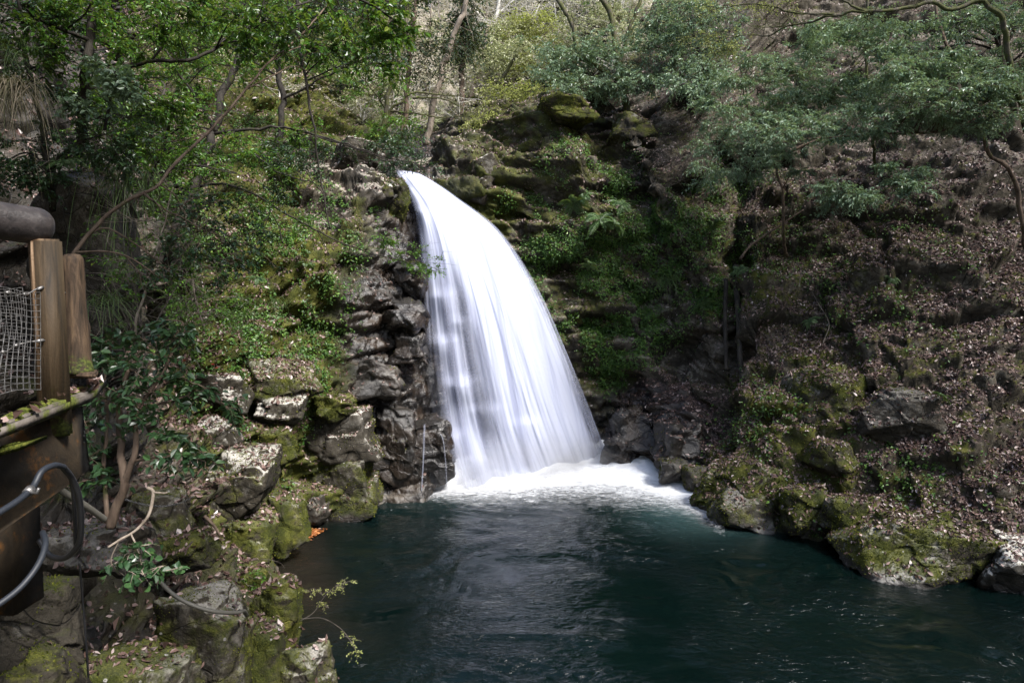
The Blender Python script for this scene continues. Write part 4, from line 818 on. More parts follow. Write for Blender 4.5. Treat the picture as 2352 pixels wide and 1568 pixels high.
ferns = [(1380, 505, 28.0, 1.25, 'broad bright fern in the middle of the fern row on the right rock wall'), (1412, 520, 27.9, 1.1, 'drooping fern just right of the broadest one on the rock wall'), (1318, 470, 28.2, 1.0, 'hanging fern nearest the falls on the right rock wall'),
         (1340, 455, 28.3, .9, 'smaller fern above the hanging one on the right rock wall'), (1428, 470, 28.2, .9, 'fern high under the brown ledge on the right rock wall'), (1355, 610, 28.0, .7, 'low fern among ivy below the fern row'), (1640, 520, 28.0, .8, 'lone fern in the leaf litter beside the slanting dead branch'),
         (1700, 620, 26.9, .6, 'small fern under the slanting dead branch'), (590, 640, 21.6, .6, 'fern tuft on the mossy left wall'), (700, 610, 23, .6, 'bright fern in the moss of the left wall'), (2330, 190, 27, 1.3, 'large fern at the right edge under the dark trees'), (150, 375, 9.4, .5, 'little dark fern on the black crag'),
         (2165, 910, 19.6, .45, 'little green sprout on the dark overhanging block'), (1620, 700, 27.4, .7, 'fern in the dark cleft of the right slope'), (1860, 740, 24.6, .6, 'fern clump in the middle of the leafy slope'), (2050, 640, 24.4, .5, 'small fern alone high on the leafy slope')]
for i, (px, py, d, s, lab) in enumerate(ferns):
    o = obj('fern', fm_[i % 4], None, lab, 'fern', 'ferns on the rock walls', None, P(px, py, d - .25)); o.scale = (s, s, s); o.rotation_euler = (R_(38 if px > 1000 else 15), 0, i * 1.7)
def tuft(name, label, px, py, d, L, n, seed, m, hang=1.2, spread=.5, out=A([0, -.5, .3]), wid=.006):
    r = np.random.default_rng(seed); base = r.normal(size=(n, 3)) * A([spread, spread * .4, spread * .25]) * L; s = np.linspace(0, 1, 7)
    dirv = unit(out + r.normal(size=(n, 3)) * .55); ln = L * r.uniform(.5, 1.15, n); hg = hang * r.uniform(.6, 1.3, n)
    c = base[:, None] + dirv[:, None] * (ln[:, None] * s)[..., None] + A([0, 0, -1]) * ((ln * hg)[:, None] * s ** 1.8)[..., None]
    side = unit(np.cross(dirv, A([0, 0, 1.])) + r.normal(size=(n, 3)) * .3); wd = wid * (1 - s ** 2 * .9)
    V = np.stack([c - side[:, None] * wd[None, :, None], c + side[:, None] * wd[None, :, None]], 2).reshape(-1, 3)
    o = (np.arange(n) * 14)[:, None, None] + (np.arange(6) * 2)[None, :, None] + A([0, 1, 3, 2])[None, None]
    return obj(name, mesh(name, V, o.reshape(-1, 4), m, False, dict(var=np.repeat(r.uniform(0, 1, n), 14))), None, label, 'grass', None, None, P(px, py, d))
tuft('grass_tuft', 'dry straw coloured grass hanging in a thick clump at the left edge', 22, 195, 5.6, .37, 330, 1, M['straw'], 1.3, .32, A([.25, -.4, .35]), .004)
tuft('grass_tuft', 'green grass sprouting above the dry hanging clump', 15, 120, 5.7, .4, 150, 2, M['grass'], .9, .3, A([.3, -.3, .7]), .003)
tuft('grass_tuft', 'dark grass trailing from the top of the black crag', 285, 400, 9.2, .8, 150, 3, M['grass'], 1.4, .3, A([.2, -.4, .2]), .005)
tuft('grass_tuft', 'grass tuft beside the round fence post', 232, 690, 5.6, .34, 120, 4, M['grass'], .9, .3, A([.4, -.2, .6]), .003)
tuft('grass_tuft', 'pale grass tuft on the mossy wall near the ferns', 815, 660, 23.6, .6, 70, 5, M['grass'], .9, .3, wid=.008)
tuft('grass_tuft', 'grass clump hanging on the right rock wall below the fern row', 1530, 640, 28, .7, 90, 6, M['grass'], 1.2, .4, wid=.01)
tuft('grass_tuft', 'thin grass above the square leaf covered boulder', 640, 690, 22, .5, 70, 7, M['grass'], .9, .4, wid=.008)
tuft('grass_tuft', 'grass blades under the pale slab by the camellia', 560, 720, 20.4, .5, 80, 8, M['grass'], .9, .4, wid=.007)
# ================================================================== TREES
def twig_leaves(rng, S, D, Ln, nleaf, L, Wr, flat=.7, droop=.25, spread=.8):
    """S,D (n,3) twig start and direction, Ln (n,): returns twig tubes and leaves strung along them"""
    n = len(S); s = np.linspace(0, 1, 5)
    bend = rng.normal(size=(n, 3)) * .18 + A([0, 0, -droop])
    c = S[:, None] + (D[:, None] * s[None, :, None] + bend[:, None] * (s ** 2)[None, :, None]) * Ln[:, None, None]
    u = unit(np.cross(D, A([.31, .22, .92]))); v = np.cross(D, u); r = .0035 + .004 * Ln
    rr = (r[:, None] * (1 - .7 * s[None]))[..., None]
    a = [0, 2.094, 4.189]
    V = np.stack([c + rr * (math.cos(k) * u + math.sin(k) * v)[:, None] for k in a], 2).reshape(-1, 3)
    base = (np.arange(n) * 15)[:, None, None] + (np.arange(4) * 3)[None, :, None]
    F = np.concatenate([(base + A([i, (i + 1) % 3, 3 + (i + 1) % 3, 3 + i])[None, None]).reshape(-1, 4) for i in range(3)])
    t = (np.arange(nleaf) + .6) / nleaf; t = .12 + .88 * t
    T = np.clip(t[None] + rng.normal(size=(n, nleaf)) * .03, .05, 1)
    Bp = S[:, None] + (D[:, None] * T[..., None] + bend[:, None] * (T ** 2)[..., None]) * Ln[:, None, None]
    Dt = unit(D[:, None] + 2 * bend[:, None] * T[..., None])
    up = unit(A([0, 0, 1.]) * flat + rng.normal(size=(n, 1, 3)) * .25); side = unit(np.cross(Dt, up + 1e-3))
    sg = np.where(np.arange(nleaf) % 2, 1., -1.)[None, :, None]
    ld = unit(Dt * .55 + side * sg * spread + rng.normal(size=(n, nleaf, 3)) * .28 + A([0, 0, -.18]))
    ln = unit(up * flat + rng.normal(size=(n, nleaf, 3)) * (1.05 - flat))
    LL = L * rng.uniform(.65, 1.2, (n, nleaf))
    var = np.clip(rng.uniform(0, 1, (n, 1)) * .6 + rng.uniform(0, 1, (n, nleaf)) * .4, 0, 1)
    return (V, F), (Bp.reshape(-1, 3), ld.reshape(-1, 3), ln.reshape(-1, 3), LL.ravel(), LL.ravel() * Wr, var.ravel())
def build_tree(name, label, cat, base, wood, twigs, lv, m_wood, m_leaf, group=None):
    root = empty(name, base, label, cat, group); base = A(base)
    V, F = cat_mesh(wood + ([t for t in twigs]))
    obj('trunk', mesh('trunk', V - base, F, m_wood), root)
    if lv:
        Bp, ld, ln, LL, Wd, var = [np.concatenate(x) for x in zip(*lv)]
        V, F = leaf_mesh(Bp - base, ld, ln, LL, Wd)
        obj('crown', mesh('crown', V, F, m_leaf, False, dict(var=np.repeat(var, 6))), root)
    return root
def wob(c, rng, k):
    n = len(c); s = np.linspace(0, 1, n); L = np.linalg.norm(c[-1] - c[0])
    o = sum(rng.normal(size=3) * np.sin(s * math.pi * f)[:, None] * k * L / f for f in (1, 2, 3, 5)); return c + o
def tree(name, label, limbs, pads, m_wood, m_leaf, L=.09, Wr=.22, seed=0, cat='tree', group=None, nsub=5, ntw=7, nleaf=9, tl=.42, flat=.7, droop=.22, bare=0, bare_len=1.2, sides=7, world=False):
    """limbs: [(pixel path, r0, r1)]; pads: [(px, py, d, wpx, hpx)] spots of foliage, each reached by a bough from the nearest limb"""
    rng = np.random.default_rng(seed); wood, LP, lv, tw = [], [], [], []
    for pts, r0, r1 in limbs:
        q = PL(pts) if not world else A(pts); n = max(16, int(len(q) * 7)); c = crom(q, n); Lg = np.linalg.norm(c[-1] - c[0])
        c = c + np.stack([fbm(c * 2.2 / max(Lg * .12, .4), seed + 7 + k, 2) for k in range(3)], 1) * min(.02 * Lg, r0 * 1.3)
        r = np.linspace(r0, r1, n) * (1 + .12 * fbm(c * 4, seed, 2)); wood.append(tube(c, r, sides)); LP.append(np.concatenate([c, r[:, None]], 1))
    base = LP[0][0, :3]; LP = np.concatenate(LP)
    S, D, Ln = [], [], []
    for (px, py, d, wp, hp) in pads:
        c = P(px, py, d); rx, rz = wp / 2 / 1568 * d, hp / 2 / 1568 * d; ry = rx * .7
        dist = np.linalg.norm(LP[:, :3] - c, axis=1); a = LP[np.argmin(dist + .4 * (LP[:, 2] > c[2] + .3))]
        ln = np.linalg.norm(c - a[:3]); r = min(a[3] * .6, .006 + .012 * ln)
        if ln > .15:
            mid = (a[:3] + c) / 2 + A([0, 0, .12 * ln]) + rng.normal(size=3) * .08 * ln
            cc = wob(crom(A([a[:3], mid, c]), 12), rng, .015); wood.append(tube(cc, np.linspace(r, r * .45, 12), 5)); bd = unit(c - a[:3])
        else: bd = unit(rng.normal(size=3)); cc = np.repeat(c[None], 4, 0)
        for k in range(nsub):
            st = cc[rng.integers(len(cc) // 2, len(cc))]
            e = c + rng.uniform(-1, 1, 3) * A([rx, ry, rz]) * .9
            v = e - st; l = np.linalg.norm(v) + 1e-6; sb = wob(crom(A([st, st + v * .5 + A([0, 0, .08 * l]), e]), 7), rng, .02)
            wood.append(tube(sb, np.linspace(max(r * .45, .005), .003, 7), 4, False))
            for j in range(ntw):
                t = rng.uniform(.25, 1); b0 = sb[int(t * 6)]; dd = unit(v / l * .7 + rng.normal(size=3) * A([.75, .75, .32])); S.append(b0); D.append(dd); Ln.append(tl * rng.uniform(.55, 1.15))
    if S:
        t_, l_ = twig_leaves(rng, A(S), A(D), A(Ln), nleaf, L, Wr, flat, droop); tw.append(t_); lv.append(l_)
    for k in range(bare):                                                       # leafless side shoots
        a = LP[rng.integers(len(LP) // 3, len(LP))]; dd = unit(rng.normal(size=3) * A([1, .8, .6]) + A([0, -.1, .25])); l = bare_len * rng.uniform(.4, 1.1)
        c = wob(a[:3] + dd * np.linspace(0, l, 9)[:, None] + A([0, 0, -.12]) * (np.linspace(0, 1, 9)[:, None] ** 2) * l, rng, .03); r = min(a[3] * .5, .004 + .006 * l); wood.append(tube(c, np.linspace(r, .0025, 9), 4, False))
        for j in range(4):
            b0 = c[rng.integers(2, 8)]; d2 = unit(dd * .8 + rng.normal(size=3) * .6); l2 = l * rng.uniform(.2, .5); c2 = wob(b0 + d2 * np.linspace(0, l2, 6)[:, None], rng, .03); wood.append(tube(c2, np.linspace(r * .5, .002, 6), 3, False))
    return build_tree(name, label, cat, base, wood, tw, lv, m_wood, m_leaf, group)
def pads_in(seed, n, x0, y0, x1, y1, d0, d1, w_, h_, slope=0.):
    r = np.random.default_rng(seed); out = []
    for k in range(n):
        u, v = (k + r.uniform(0, 1)) / n, r.uniform(0, 1)
        out.append((x0 + (x1 - x0) * u, y0 + (y1 - y0) * v + slope * u, r.uniform(d0, d1), w_ * r.uniform(.7, 1.3), h_ * r.uniform(.7, 1.3)))
    return out
T = tree
# --- left bank, near
T('leaning_tree', 'long thin pale stem arching from behind the round post up across the left canopy',
  [([(160, 590, 6.9), (195, 545, 7.0), (240, 500, 7.05), (285, 466, 7.1), (330, 442, 7.2), (362, 425, 7.3), (410, 365, 7.5), (480, 303, 7.9), (570, 202, 8.4), (626, 139, 8.8), (682, 90, 9.2), (765, 0, 9.8), (830, -70, 10.3)], .021, .008),
   ([(570, 202, 8.4), (630, 172, 8.6), (682, 152, 8.9), (760, 200, 9.3), (850, 235, 9.6)], .010, .004), ([(626, 139, 8.8), (700, 105, 9.2), (800, 112, 9.5)], .009, .004), ([(330, 442, 7.2), (380, 480, 7.2), (420, 500, 7.3), (470, 530, 7.5)], .013, .005),
   ([(480, 303, 7.9), (430, 320, 7.8), (360, 330, 7.8)], .007, .003)],
  pads_in(1, 16, 360, 455, 620, 650, 7.2, 8.2, 70, 60) + pads_in(2, 5, 640, 90, 860, 200, 8.8, 9.8, 90, 50), M['bark_brown'], M['leaf_glossy'], .055, .30, 1, nsub=3, ntw=4, nleaf=6, tl=.22, bare=14, bare_len=.9)
T('sapling', 'thin forked sapling with bare pale stem rising behind the camellia', [([(308, 775, 7.6), (315, 724, 7.6), (337, 658, 7.7), (350, 600, 7.7), (366, 548, 7.8), (384, 486, 7.9), (400, 430, 8)], .017, .006), ([(337, 658, 7.7), (370, 632, 7.7), (399, 607, 7.8), (450, 541, 7.9), (480, 500, 8)], .010, .004)],
  [(480, 510, 8, 90, 60), (420, 470, 8, 80, 60), (520, 560, 8.1, 90, 60), (410, 560, 7.9, 60, 50)], M['bark_pale'], M['leaf_glossy'], .05, .3, 2, nsub=3, ntw=4, nleaf=6, tl=.2, bare=16, bare_len=.8)
T('dark_tree', 'dark mossy forked trunk standing on the left cliff above the mossy wall', [([(372, 690, 16.5), (392, 590, 15.4), (410, 522, 15), (463, 383, 15.3), (494, 296, 15.6), (522, 209, 16), (536, 153, 16.3), (560, 0, 17), (580, -120, 17.5)], .115, .06),
   ([(494, 306, 15.6), (550, 300, 15.5), (644, 292, 15.4), (710, 308, 15.3), (804, 334, 15.2), (900, 372, 15.2)], .04, .012), ([(494, 300, 15.6), (455, 230, 15.3), (400, 150, 15), (350, 60, 14.8)], .05, .015), ([(463, 390, 15.3), (560, 350, 14.9), (640, 395, 14.8), (720, 420, 14.7)], .025, .01),
   ([(536, 153, 16.3), (620, 110, 15.6), (700, 70, 15), (780, 40, 14.6)], .03, .01)],
  pads_in(3, 7, 540, 300, 720, 420, 14.8, 15.8, 120, 60) + pads_in(4, 24, 330, -20, 800, 190, 14.4, 17, 150, 80) + pads_in(41, 6, 330, 240, 520, 380, 15, 16.5, 120, 60), M['bark_dark'], M['leaf_green'], .085, .24, 3, nsub=5, ntw=7, nleaf=9, tl=.45, bare=20)
T('drooping_tree', 'thin black stem hanging down in front of the pale ledges with dark leaf sprays', [([(655, -80, 12.4), (680, -40, 12.5), (689, 97, 12.5), (713, 243, 12.6), (724, 313, 12.6), (734, 400, 12.7), (748, 466, 12.7), (757, 525, 12.7)], .036, .012),
   ([(724, 313, 12.6), (780, 330, 12.8), (850, 352, 13), (930, 372, 13.4)], .014, .005), ([(734, 400, 12.7), (700, 440, 12.6), (680, 520, 12.6)], .010, .004), ([(748, 466, 12.7), (790, 500, 12.8), (830, 560, 13)], .010, .003)],
  pads_in(5, 6, 590, 320, 760, 470, 12.2, 13.2, 110, 50) + pads_in(6, 10, 640, 0, 940, 130, 11.5, 13.5, 130, 70) + pads_in(7, 4, 880, 320, 985, 385, 13, 14, 80, 34), M['bark_dark'], M['leaf_glossy'], .07, .24, 4, nsub=4, ntw=6, nleaf=8, tl=.35, bare=22)
T('cliff_tree', 'slender dark branch reaching from the left wall with leaf sprays in front of the falls', [([(385, 455, 19.6), (470, 425, 18), (553, 431, 17.8), (626, 470, 18.3), (731, 532, 19.2), (800, 566, 19.8), (900, 592, 20.6), (985, 612, 21.2), (1015, 628, 21.5)], .045, .006), ([(731, 532, 19.2), (760, 590, 19.4), (800, 640, 19.8)], .012, .004), ([(626, 470, 18.3), (600, 540, 18.3), (560, 600, 18.4)], .014, .005), ([(800, 566, 19.8), (850, 550, 20.2), (900, 545, 20.6)], .012, .005)],
  [(905, 560, 20.6, 80, 34), (940, 580, 20.9, 90, 40), (975, 605, 21.2, 70, 34), (880, 545, 20.4, 60, 34), (1000, 622, 21.4, 40, 20), (930, 605, 21, 60, 26), (600, 470, 18.2, 130, 50), (680, 510, 18.8, 90, 40), (540, 450, 17.8, 120, 50)], M['bark_dark'], M['leaf_green'], .085, .26, 5, nsub=4, ntw=6, nleaf=7, tl=.35, bare=18)
T('canopy_tree', 'tree with dark bent trunk over the black crag carrying a dense leafy roof', [([(190, 330, 10.3), (190, 250, 9.4), (195, 157, 9), (209, 94, 9), (209, 35, 9), (220, -60, 9.2)], .075, .045), ([(255, 190, 9.2), (278, 162, 9), (348, 141, 9), (431, 139, 9.1), (500, 105, 9.3), (556, 70, 9.6), (650, 30, 10), (760, -20, 10.5)], .028, .012), ([(195, 157, 9), (230, 175, 9.1), (255, 190, 9.2)], .03, .028), ([(348, 141, 9), (385, 90, 9), (400, 0, 9.2)], .016, .006), ([(209, 94, 9), (120, 60, 8.6), (60, 20, 8.3)], .03, .01)],
  pads_in(8, 26, 70, -30, 620, 150, 8, 10.5, 150, 70) + pads_in(9, 8, 180, 160, 420, 300, 8.6, 10, 110, 60) + [(85, 60, 8.3, 110, 60), (110, 110, 8.4, 90, 50)], M['bark_dark'], M['leaf_green'], .07, .27, 6, nsub=4, ntw=6, nleaf=8, tl=.28, bare=24, bare_len=.9)
T('canopy_tree', 'tree with bright green leaves hanging at the top beside the distant wood', [([(520, -220, 8), (640, -90, 8.5), (760, -30, 9), (850, 10, 9.3), (930, 60, 9.6)], .04, .010), ([(760, -30, 9), (800, 50, 9.2), (860, 120, 9.4)], .012, .004), ([(640, -90, 8.5), (600, 20, 8.5), (560, 90, 8.6)], .014, .005)],
  [(900, 50, 9.5, 120, 60), (880, 90, 9.5, 90, 50), (940, 90, 9.6, 60, 50), (830, 40, 9.3, 120, 60), (790, 90, 9.2, 100, 60), (860, 150, 9.4, 80, 40), (720, 20, 9, 140, 60), (640, 60, 8.8, 130, 60), (560, 60, 8.6, 120, 60), (900, 10, 9.5, 120, 40), (700, 100, 9, 100, 50)], M['bark_dark'], M['leaf_green'], .085, .3, 7, nsub=4, ntw=5, nleaf=7, tl=.3)
T('understory_tree', 'low spreading evergreen between the black crag and the mossy wall', [([(250, 560, 11.5), (300, 470, 11.5), (350, 400, 11.8), (380, 300, 12), (370, 180, 12.4)], .06, .02), ([(300, 470, 11.5), (240, 380, 11), (180, 330, 10.4)], .03, .01), ([(350, 400, 11.8), (450, 380, 12.4), (540, 400, 13)], .025, .008)],
  pads_in(10, 22, 190, 180, 470, 380, 10.6, 12.6, 130, 60) + pads_in(11, 6, 330, 380, 520, 500, 12, 14, 120, 60), M['bark_dark'], M['leaf_green'], .075, .26, 8, nsub=4, ntw=6, nleaf=8, tl=.35, bare=16)
T('understory_tree', 'shrubby evergreen with pale shining leaf spray above the black crag', [([(240, 300, 8.4), (255, 230, 8.3), (270, 160, 8.2)], .02, .01)], [(265, 165, 8.0, 70, 30), (275, 195, 7.9, 90, 40), (310, 205, 8.0, 60, 30), (215, 150, 8.2, 60, 30), (240, 230, 8.2, 80, 40), (180, 250, 8.3, 80, 40)], M['bark_dark'], M['leaf_grey'], .075, .3, 9, nsub=4, ntw=5, nleaf=6, tl=.22)
T('wall_tree', 'leafy tree on the left cliff top behind the hanging branches', [([(636, 420, 25.9), (640, 330, 26.4), (650, 250, 26.5), (640, 120, 27), (650, -80, 28)], .14, .07), ([(650, 230, 26.5), (740, 180, 26), (820, 150, 25.6)], .05, .02), ([(645, 180, 26.8), (560, 130, 26.5), (500, 90, 26)], .05, .02)],
  pads_in(12, 22, 440, -10, 860, 180, 24.5, 28, 180, 70), M['bark_dark'], M['leaf_green'], .13, .26, 10, nsub=5, ntw=6, nleaf=9, tl=.75)
T('wall_tree', 'slim mossy tree leaning out over the lip of the falls', [([(880, 330, 32), (885, 243, 32), (905, 180, 32), (920, 125, 32.5), (945, 0, 33), (955, -80, 33)], .12, .07), ([(885, 250, 32), (850, 200, 31), (800, 140, 30)], .04, .015)],
  pads_in(14, 9, 770, 60, 920, 240, 30, 33, 110, 50) + pads_in(15, 6, 830, 250, 950, 330, 30, 31.5, 90, 36), M['bark_moss'], M['leaf_green'], .13, .25, 11, nsub=5, ntw=6, nleaf=8, tl=.7, bare=18, bare_len=2.2)
T('shrub', 'dense little evergreen bush covering the rock left of the lip', [([(850, 380, 26.6), (870, 350, 26.6), (900, 330, 26.6)], .03, .012)], [(900, 345, 26.4, 90, 40), (930, 345, 26.8, 90, 34), (870, 330, 26.6, 80, 34), (940, 320, 27.4, 70, 40), (955, 360, 26.8, 50, 24)], M['bark_dark'], M['leaf_glossy'], .10, .26, 12, cat='shrub', nsub=5, ntw=6, nleaf=8, tl=.5)
T('shrub', 'small bush on the mossy wall under the slanting branch', [([(650, 560, 22.6), (640, 520, 22.4), (620, 480, 22)], .025, .01)], pads_in(16, 5, 540, 480, 700, 560, 21.6, 22.8, 90, 46), M['bark_dark'], M['leaf_green'], .09, .28, 13, cat='shrub', nsub=4, ntw=5, nleaf=7, tl=.4)
T('shrub', 'tangle of thin leafy stems in the shade behind the round post', [([(330, 800, 8.4), (320, 720, 8.4), (300, 640, 8.4)], .015, .006), ([(330, 800, 8.4), (380, 700, 8.6), (420, 640, 8.8)], .012, .005), ([(330, 800, 8.4), (270, 700, 8), (235, 640, 7.8)], .012, .005)],
  pads_in(17, 18, 225, 480, 470, 760, 8, 9.6, 90, 60), M['twig'], M['leaf_green'], .05, .28, 14, cat='shrub', nsub=3, ntw=4, nleaf=6, tl=.2, bare=44, bare_len=.8)
T('shrub', 'green bush among boulders between the camellia and the mossy wall', [([(470, 760, 15.5), (450, 690, 15.5), (440, 630, 15.5)], .03, .01)], pads_in(18, 14, 390, 600, 560, 740, 15, 17, 100, 60), M['twig'], M['leaf_green'], .07, .28, 15, cat='shrub', nsub=4, ntw=5, nleaf=7, tl=.35, bare=16)
T('overhead_shade_tree', 'unseen evergreen added so its roof of leaves shades the fence and black crag', [([(-700, 900, 6), (-600, 300, 6), (-450, -200, 6.5), (-300, -700, 7)], .16, .1), ([(-450, -200, 6.5), (-100, -400, 6.5), (250, -500, 7)], .08, .03), ([(-500, 0, 6.3), (-250, -100, 7), (-40, -150, 8)], .06, .02)],
  pads_in(50, 26, -900, -1100, 350, -380, 5, 8, 420, 240) + pads_in(51, 14, -700, -400, 60, -140, 6, 9, 300, 160) + pads_in(52, 22, 100, -1500, 2300, -760, 4.2, 6.2, 420, 220) + pads_in(53, 40, 300, -3100, 3300, -1700, 2.2, 3.2, 950, 480), M['bark_dark'], M['leaf_green'], .10, .3, 50, nsub=5, ntw=6, nleaf=8, tl=.45)  # crown pads out of view, added to cast shade on the near left
T('understory_tree', 'dark bushy growth between the hanging dry grass and the black crag', [([(120, 480, 9.6), (110, 380, 9.2), (90, 250, 8.8), (60, 120, 8.6), (40, -40, 8.6)], .05, .02), ([(110, 380, 9.2), (180, 330, 8.8), (260, 300, 8.8)], .02, .008)],
  pads_in(60, 12, -60, 20, 170, 180, 8.4, 9.4, 120, 70) + pads_in(61, 14, 60, 200, 330, 360, 8.4, 9.6, 110, 60) + pads_in(62, 8, -60, 330, 120, 450, 8.4, 9, 100, 60), M['bark_dark'], M['leaf_glossy'], .06, .27, 60, nsub=4, ntw=6, nleaf=8, tl=.26, bare=16, bare_len=.8)
# --- camellia
T('camellia', 'camellia shrub with big glossy dark leaves beside the fence and girder', [([(250, 1215, 5.5), (262, 1170, 5.5), (285, 1110, 5.5), (278, 1040, 5.5), (272, 960, 5.5), (285, 880, 5.5), (330, 790, 5.6)], .042, .012), ([(285, 1110, 5.5), (312, 1030, 5.45), (318, 940, 5.5), (380, 850, 5.6), (410, 760, 5.7)], .028, .008), ([(245, 1200, 5.6), (238, 1080, 5.6), (245, 960, 5.6), (240, 850, 5.6)], .022, .008), ([(318, 940, 5.5), (390, 920, 5.6), (455, 900, 5.7)], .014, .006), ([(300, 1060, 5.5), (360, 1050, 5.4), (420, 1045, 5.4), (470, 1060, 5.4)], .012, .005)],
  [(300, 850, 5.5, 130, 70), (240, 830, 5.5, 110, 70), (370, 830, 5.6, 120, 70), (420, 740, 5.7, 70, 60), (390, 780, 5.6, 90, 50), (280, 910, 5.4, 130, 60), (350, 900, 5.5, 120, 60), (440, 880, 5.6, 70, 40), (300, 970, 5.4, 110, 50), (230, 920, 5.5, 100, 60), (200, 980, 5.5, 80, 60), (250, 780, 5.6, 90, 60), (330, 780, 5.7, 90, 40), (430, 910, 5.6, 60, 40), (410, 1050, 5.4, 80, 40), (460, 1040, 5.4, 50, 30), (395, 1010, 5.4, 60, 30), (200, 1060, 5.6, 90, 50), (225, 1100, 5.6, 70, 40), (530, 940, 5.8, 50, 24)],
  M['bark_brown'], M['leaf_glossy'], .078, .27, 16, cat='shrub', nsub=4, ntw=3, nleaf=6, tl=.17, flat=.55)
T('broken_branch', 'snapped pale branch with a clump of large round leaves hanging over the hose', [([(338, 1118, 4.9), (352, 1130, 4.9), (345, 1175, 4.85), (325, 1205, 4.8), (300, 1225, 4.75), (272, 1240, 4.7), (245, 1256, 4.65)], .013, .008), ([(352, 1130, 4.9), (378, 1132, 4.9), (384, 1130, 4.9)], .009, .006), ([(300, 1225, 4.75), (315, 1260, 4.7), (330, 1310, 4.7)], .007, .004), ([(330, 1310, 4.7), (380, 1310, 4.7), (420, 1300, 4.7)], .005, .003), ([(272, 1240, 4.7), (255, 1290, 4.7), (290, 1325, 4.7)], .005, .003)],
  [(300, 1270, 4.65, 50, 40), (325, 1255, 4.65, 40, 30), (290, 1310, 4.6, 60, 30), (330, 1320, 4.6, 60, 30), (270, 1290, 4.65, 40, 40), (375, 1300, 4.65, 60, 30), (400, 1315, 4.7, 50, 24)], M['bark_pale'], M['leaf_glossy'], .058, .38, 17, cat='branch', nsub=3, ntw=2, nleaf=4, tl=.10, flat=.5)
T('twiggy_plant', 'wispy twig with tiny young leaves reaching out over the dark pool', [([(690, 1425, 10.0), (720, 1405, 10.0), (745, 1370, 10.0), (765, 1350, 10.0), (800, 1335, 10.0)], .008, .003), ([(690, 1420, 10.0), (740, 1420, 9.8), (785, 1445, 9.6), (810, 1480, 9.5), (820, 1500, 9.5)], .006, .003), ([(745, 1370, 10.0), (720, 1350, 10), (705, 1360, 10)], .004, .002)],
  [(740, 1365, 10, 60, 40), (770, 1345, 10, 50, 24), (795, 1338, 10, 30, 16), (710, 1358, 10, 40, 24), (755, 1395, 10, 50, 30), (800, 1465, 9.6, 30, 24), (815, 1495, 9.5, 20, 16)], M['twig'], M['leaf_yellow'], .035, .28, 18, cat='plant', nsub=3, ntw=3, nleaf=5, tl=.12)
T('twiggy_plant', 'small leafy seedling leaning out from the near ridge toward the pool', [([(560, 1310, 12.6), (600, 1285, 12.4), (640, 1290, 12.4), (655, 1305, 12.4)], .006, .002), ([(560, 1320, 12.6), (590, 1330, 12.2), (612, 1320, 12.2)], .006, .003)], [(600, 1325, 12.2, 40, 24), (570, 1345, 12.2, 40, 24), (540, 1300, 12.4, 50, 20)], M['twig'], M['leaf_green'], .06, .28, 19, cat='plant', nsub=3, ntw=3, nleaf=5, tl=.15)
# --- right bank
T('mossy_tree', 'crooked tree with a long mossy limb snaking across the top of the right slope', [([(2420, 520, 21.5), (2370, 330, 21), (2330, 190, 20.6), (2313, 110, 20.3), (2299, 48, 20), (2255, 7, 20), (2189, 22, 20), (2137, 4, 20), (2064, 22, 20), (2006, 33, 20), (1914, 33, 20.2), (1823, 59, 20.5), (1764, 81, 20.8), (1691, 88, 21)], .125, .014), ([(2255, 7, 20), (2260, -80, 20)], .08, .07), ([(1914, 33, 20.2), (1830, 30, 20.4), (1740, 10, 20.8), (1650, 20, 21.2), (1600, 36, 21.5)], .04, .008), ([(1823, 59, 20.5), (1750, 62, 20.8), (1690, 50, 21)], .025, .006), ([(2006, 33, 20), (1950, 10, 20), (1880, -40, 20)], .04, .015)],
  [(1655, 80, 21.1, 110, 36), (1690, 100, 21, 90, 36), (1640, 30, 21.3, 120, 34), (1600, 95, 21.3, 90, 30), (1720, 20, 20.9, 100, 30), (1670, 120, 21.2, 80, 24), (1800, 10, 20.5, 120, 24)], M['bark_moss'], M['leaf_yellow'], .06, .26, 20, nsub=5, ntw=7, nleaf=6, tl=.5, bare=70, bare_len=1.6)
layers = [(1, 1830, 60, 2110, 100, 21.5, 24, 9, 150, 46, 0), (2, 2030, 125, 2360, 185, 20, 22.5, 12, 150, 50, 10), (3, 1800, 195, 2080, 250, 22, 24.5, 10, 150, 44, -10), (4, 1730, 285, 2290, 325, 20.5, 23, 17, 140, 46, -40), (5, 1605, 235, 1830, 290, 24, 26.5, 8, 130, 44, 0), (6, 1610, 340, 1830, 410, 23.5, 26, 9, 110, 40, -20), (7, 1900, 420, 1985, 470, 20.5, 21.5, 4, 70, 26, -20), (8, 2040, 380, 2130, 430, 20.5, 21.5, 3, 70, 30, 0), (9, 2100, 180, 2370, 260, 19.5, 21.5, 10, 140, 50, 10), (10, 1660, 150, 1880, 190, 25, 27.5, 8, 130, 44, -20), (11, 2150, 30, 2360, 110, 22, 25, 9, 140, 60, 0), (12, 1560, 150, 1660, 215, 27, 29, 6, 110, 50, 0)]
lay = {l[0]: pads_in(400 + l[0], int(l[7] * 2.4), l[1] - 10, l[2] - 14, l[3] + 10, l[4] + 14, l[5], l[6], l[8] * .85, l[9] * .4, l[10]) for l in layers}
kw = dict(L=.125, Wr=.17, nsub=5, ntw=7, nleaf=9, tl=.42, flat=.8, droop=.3)
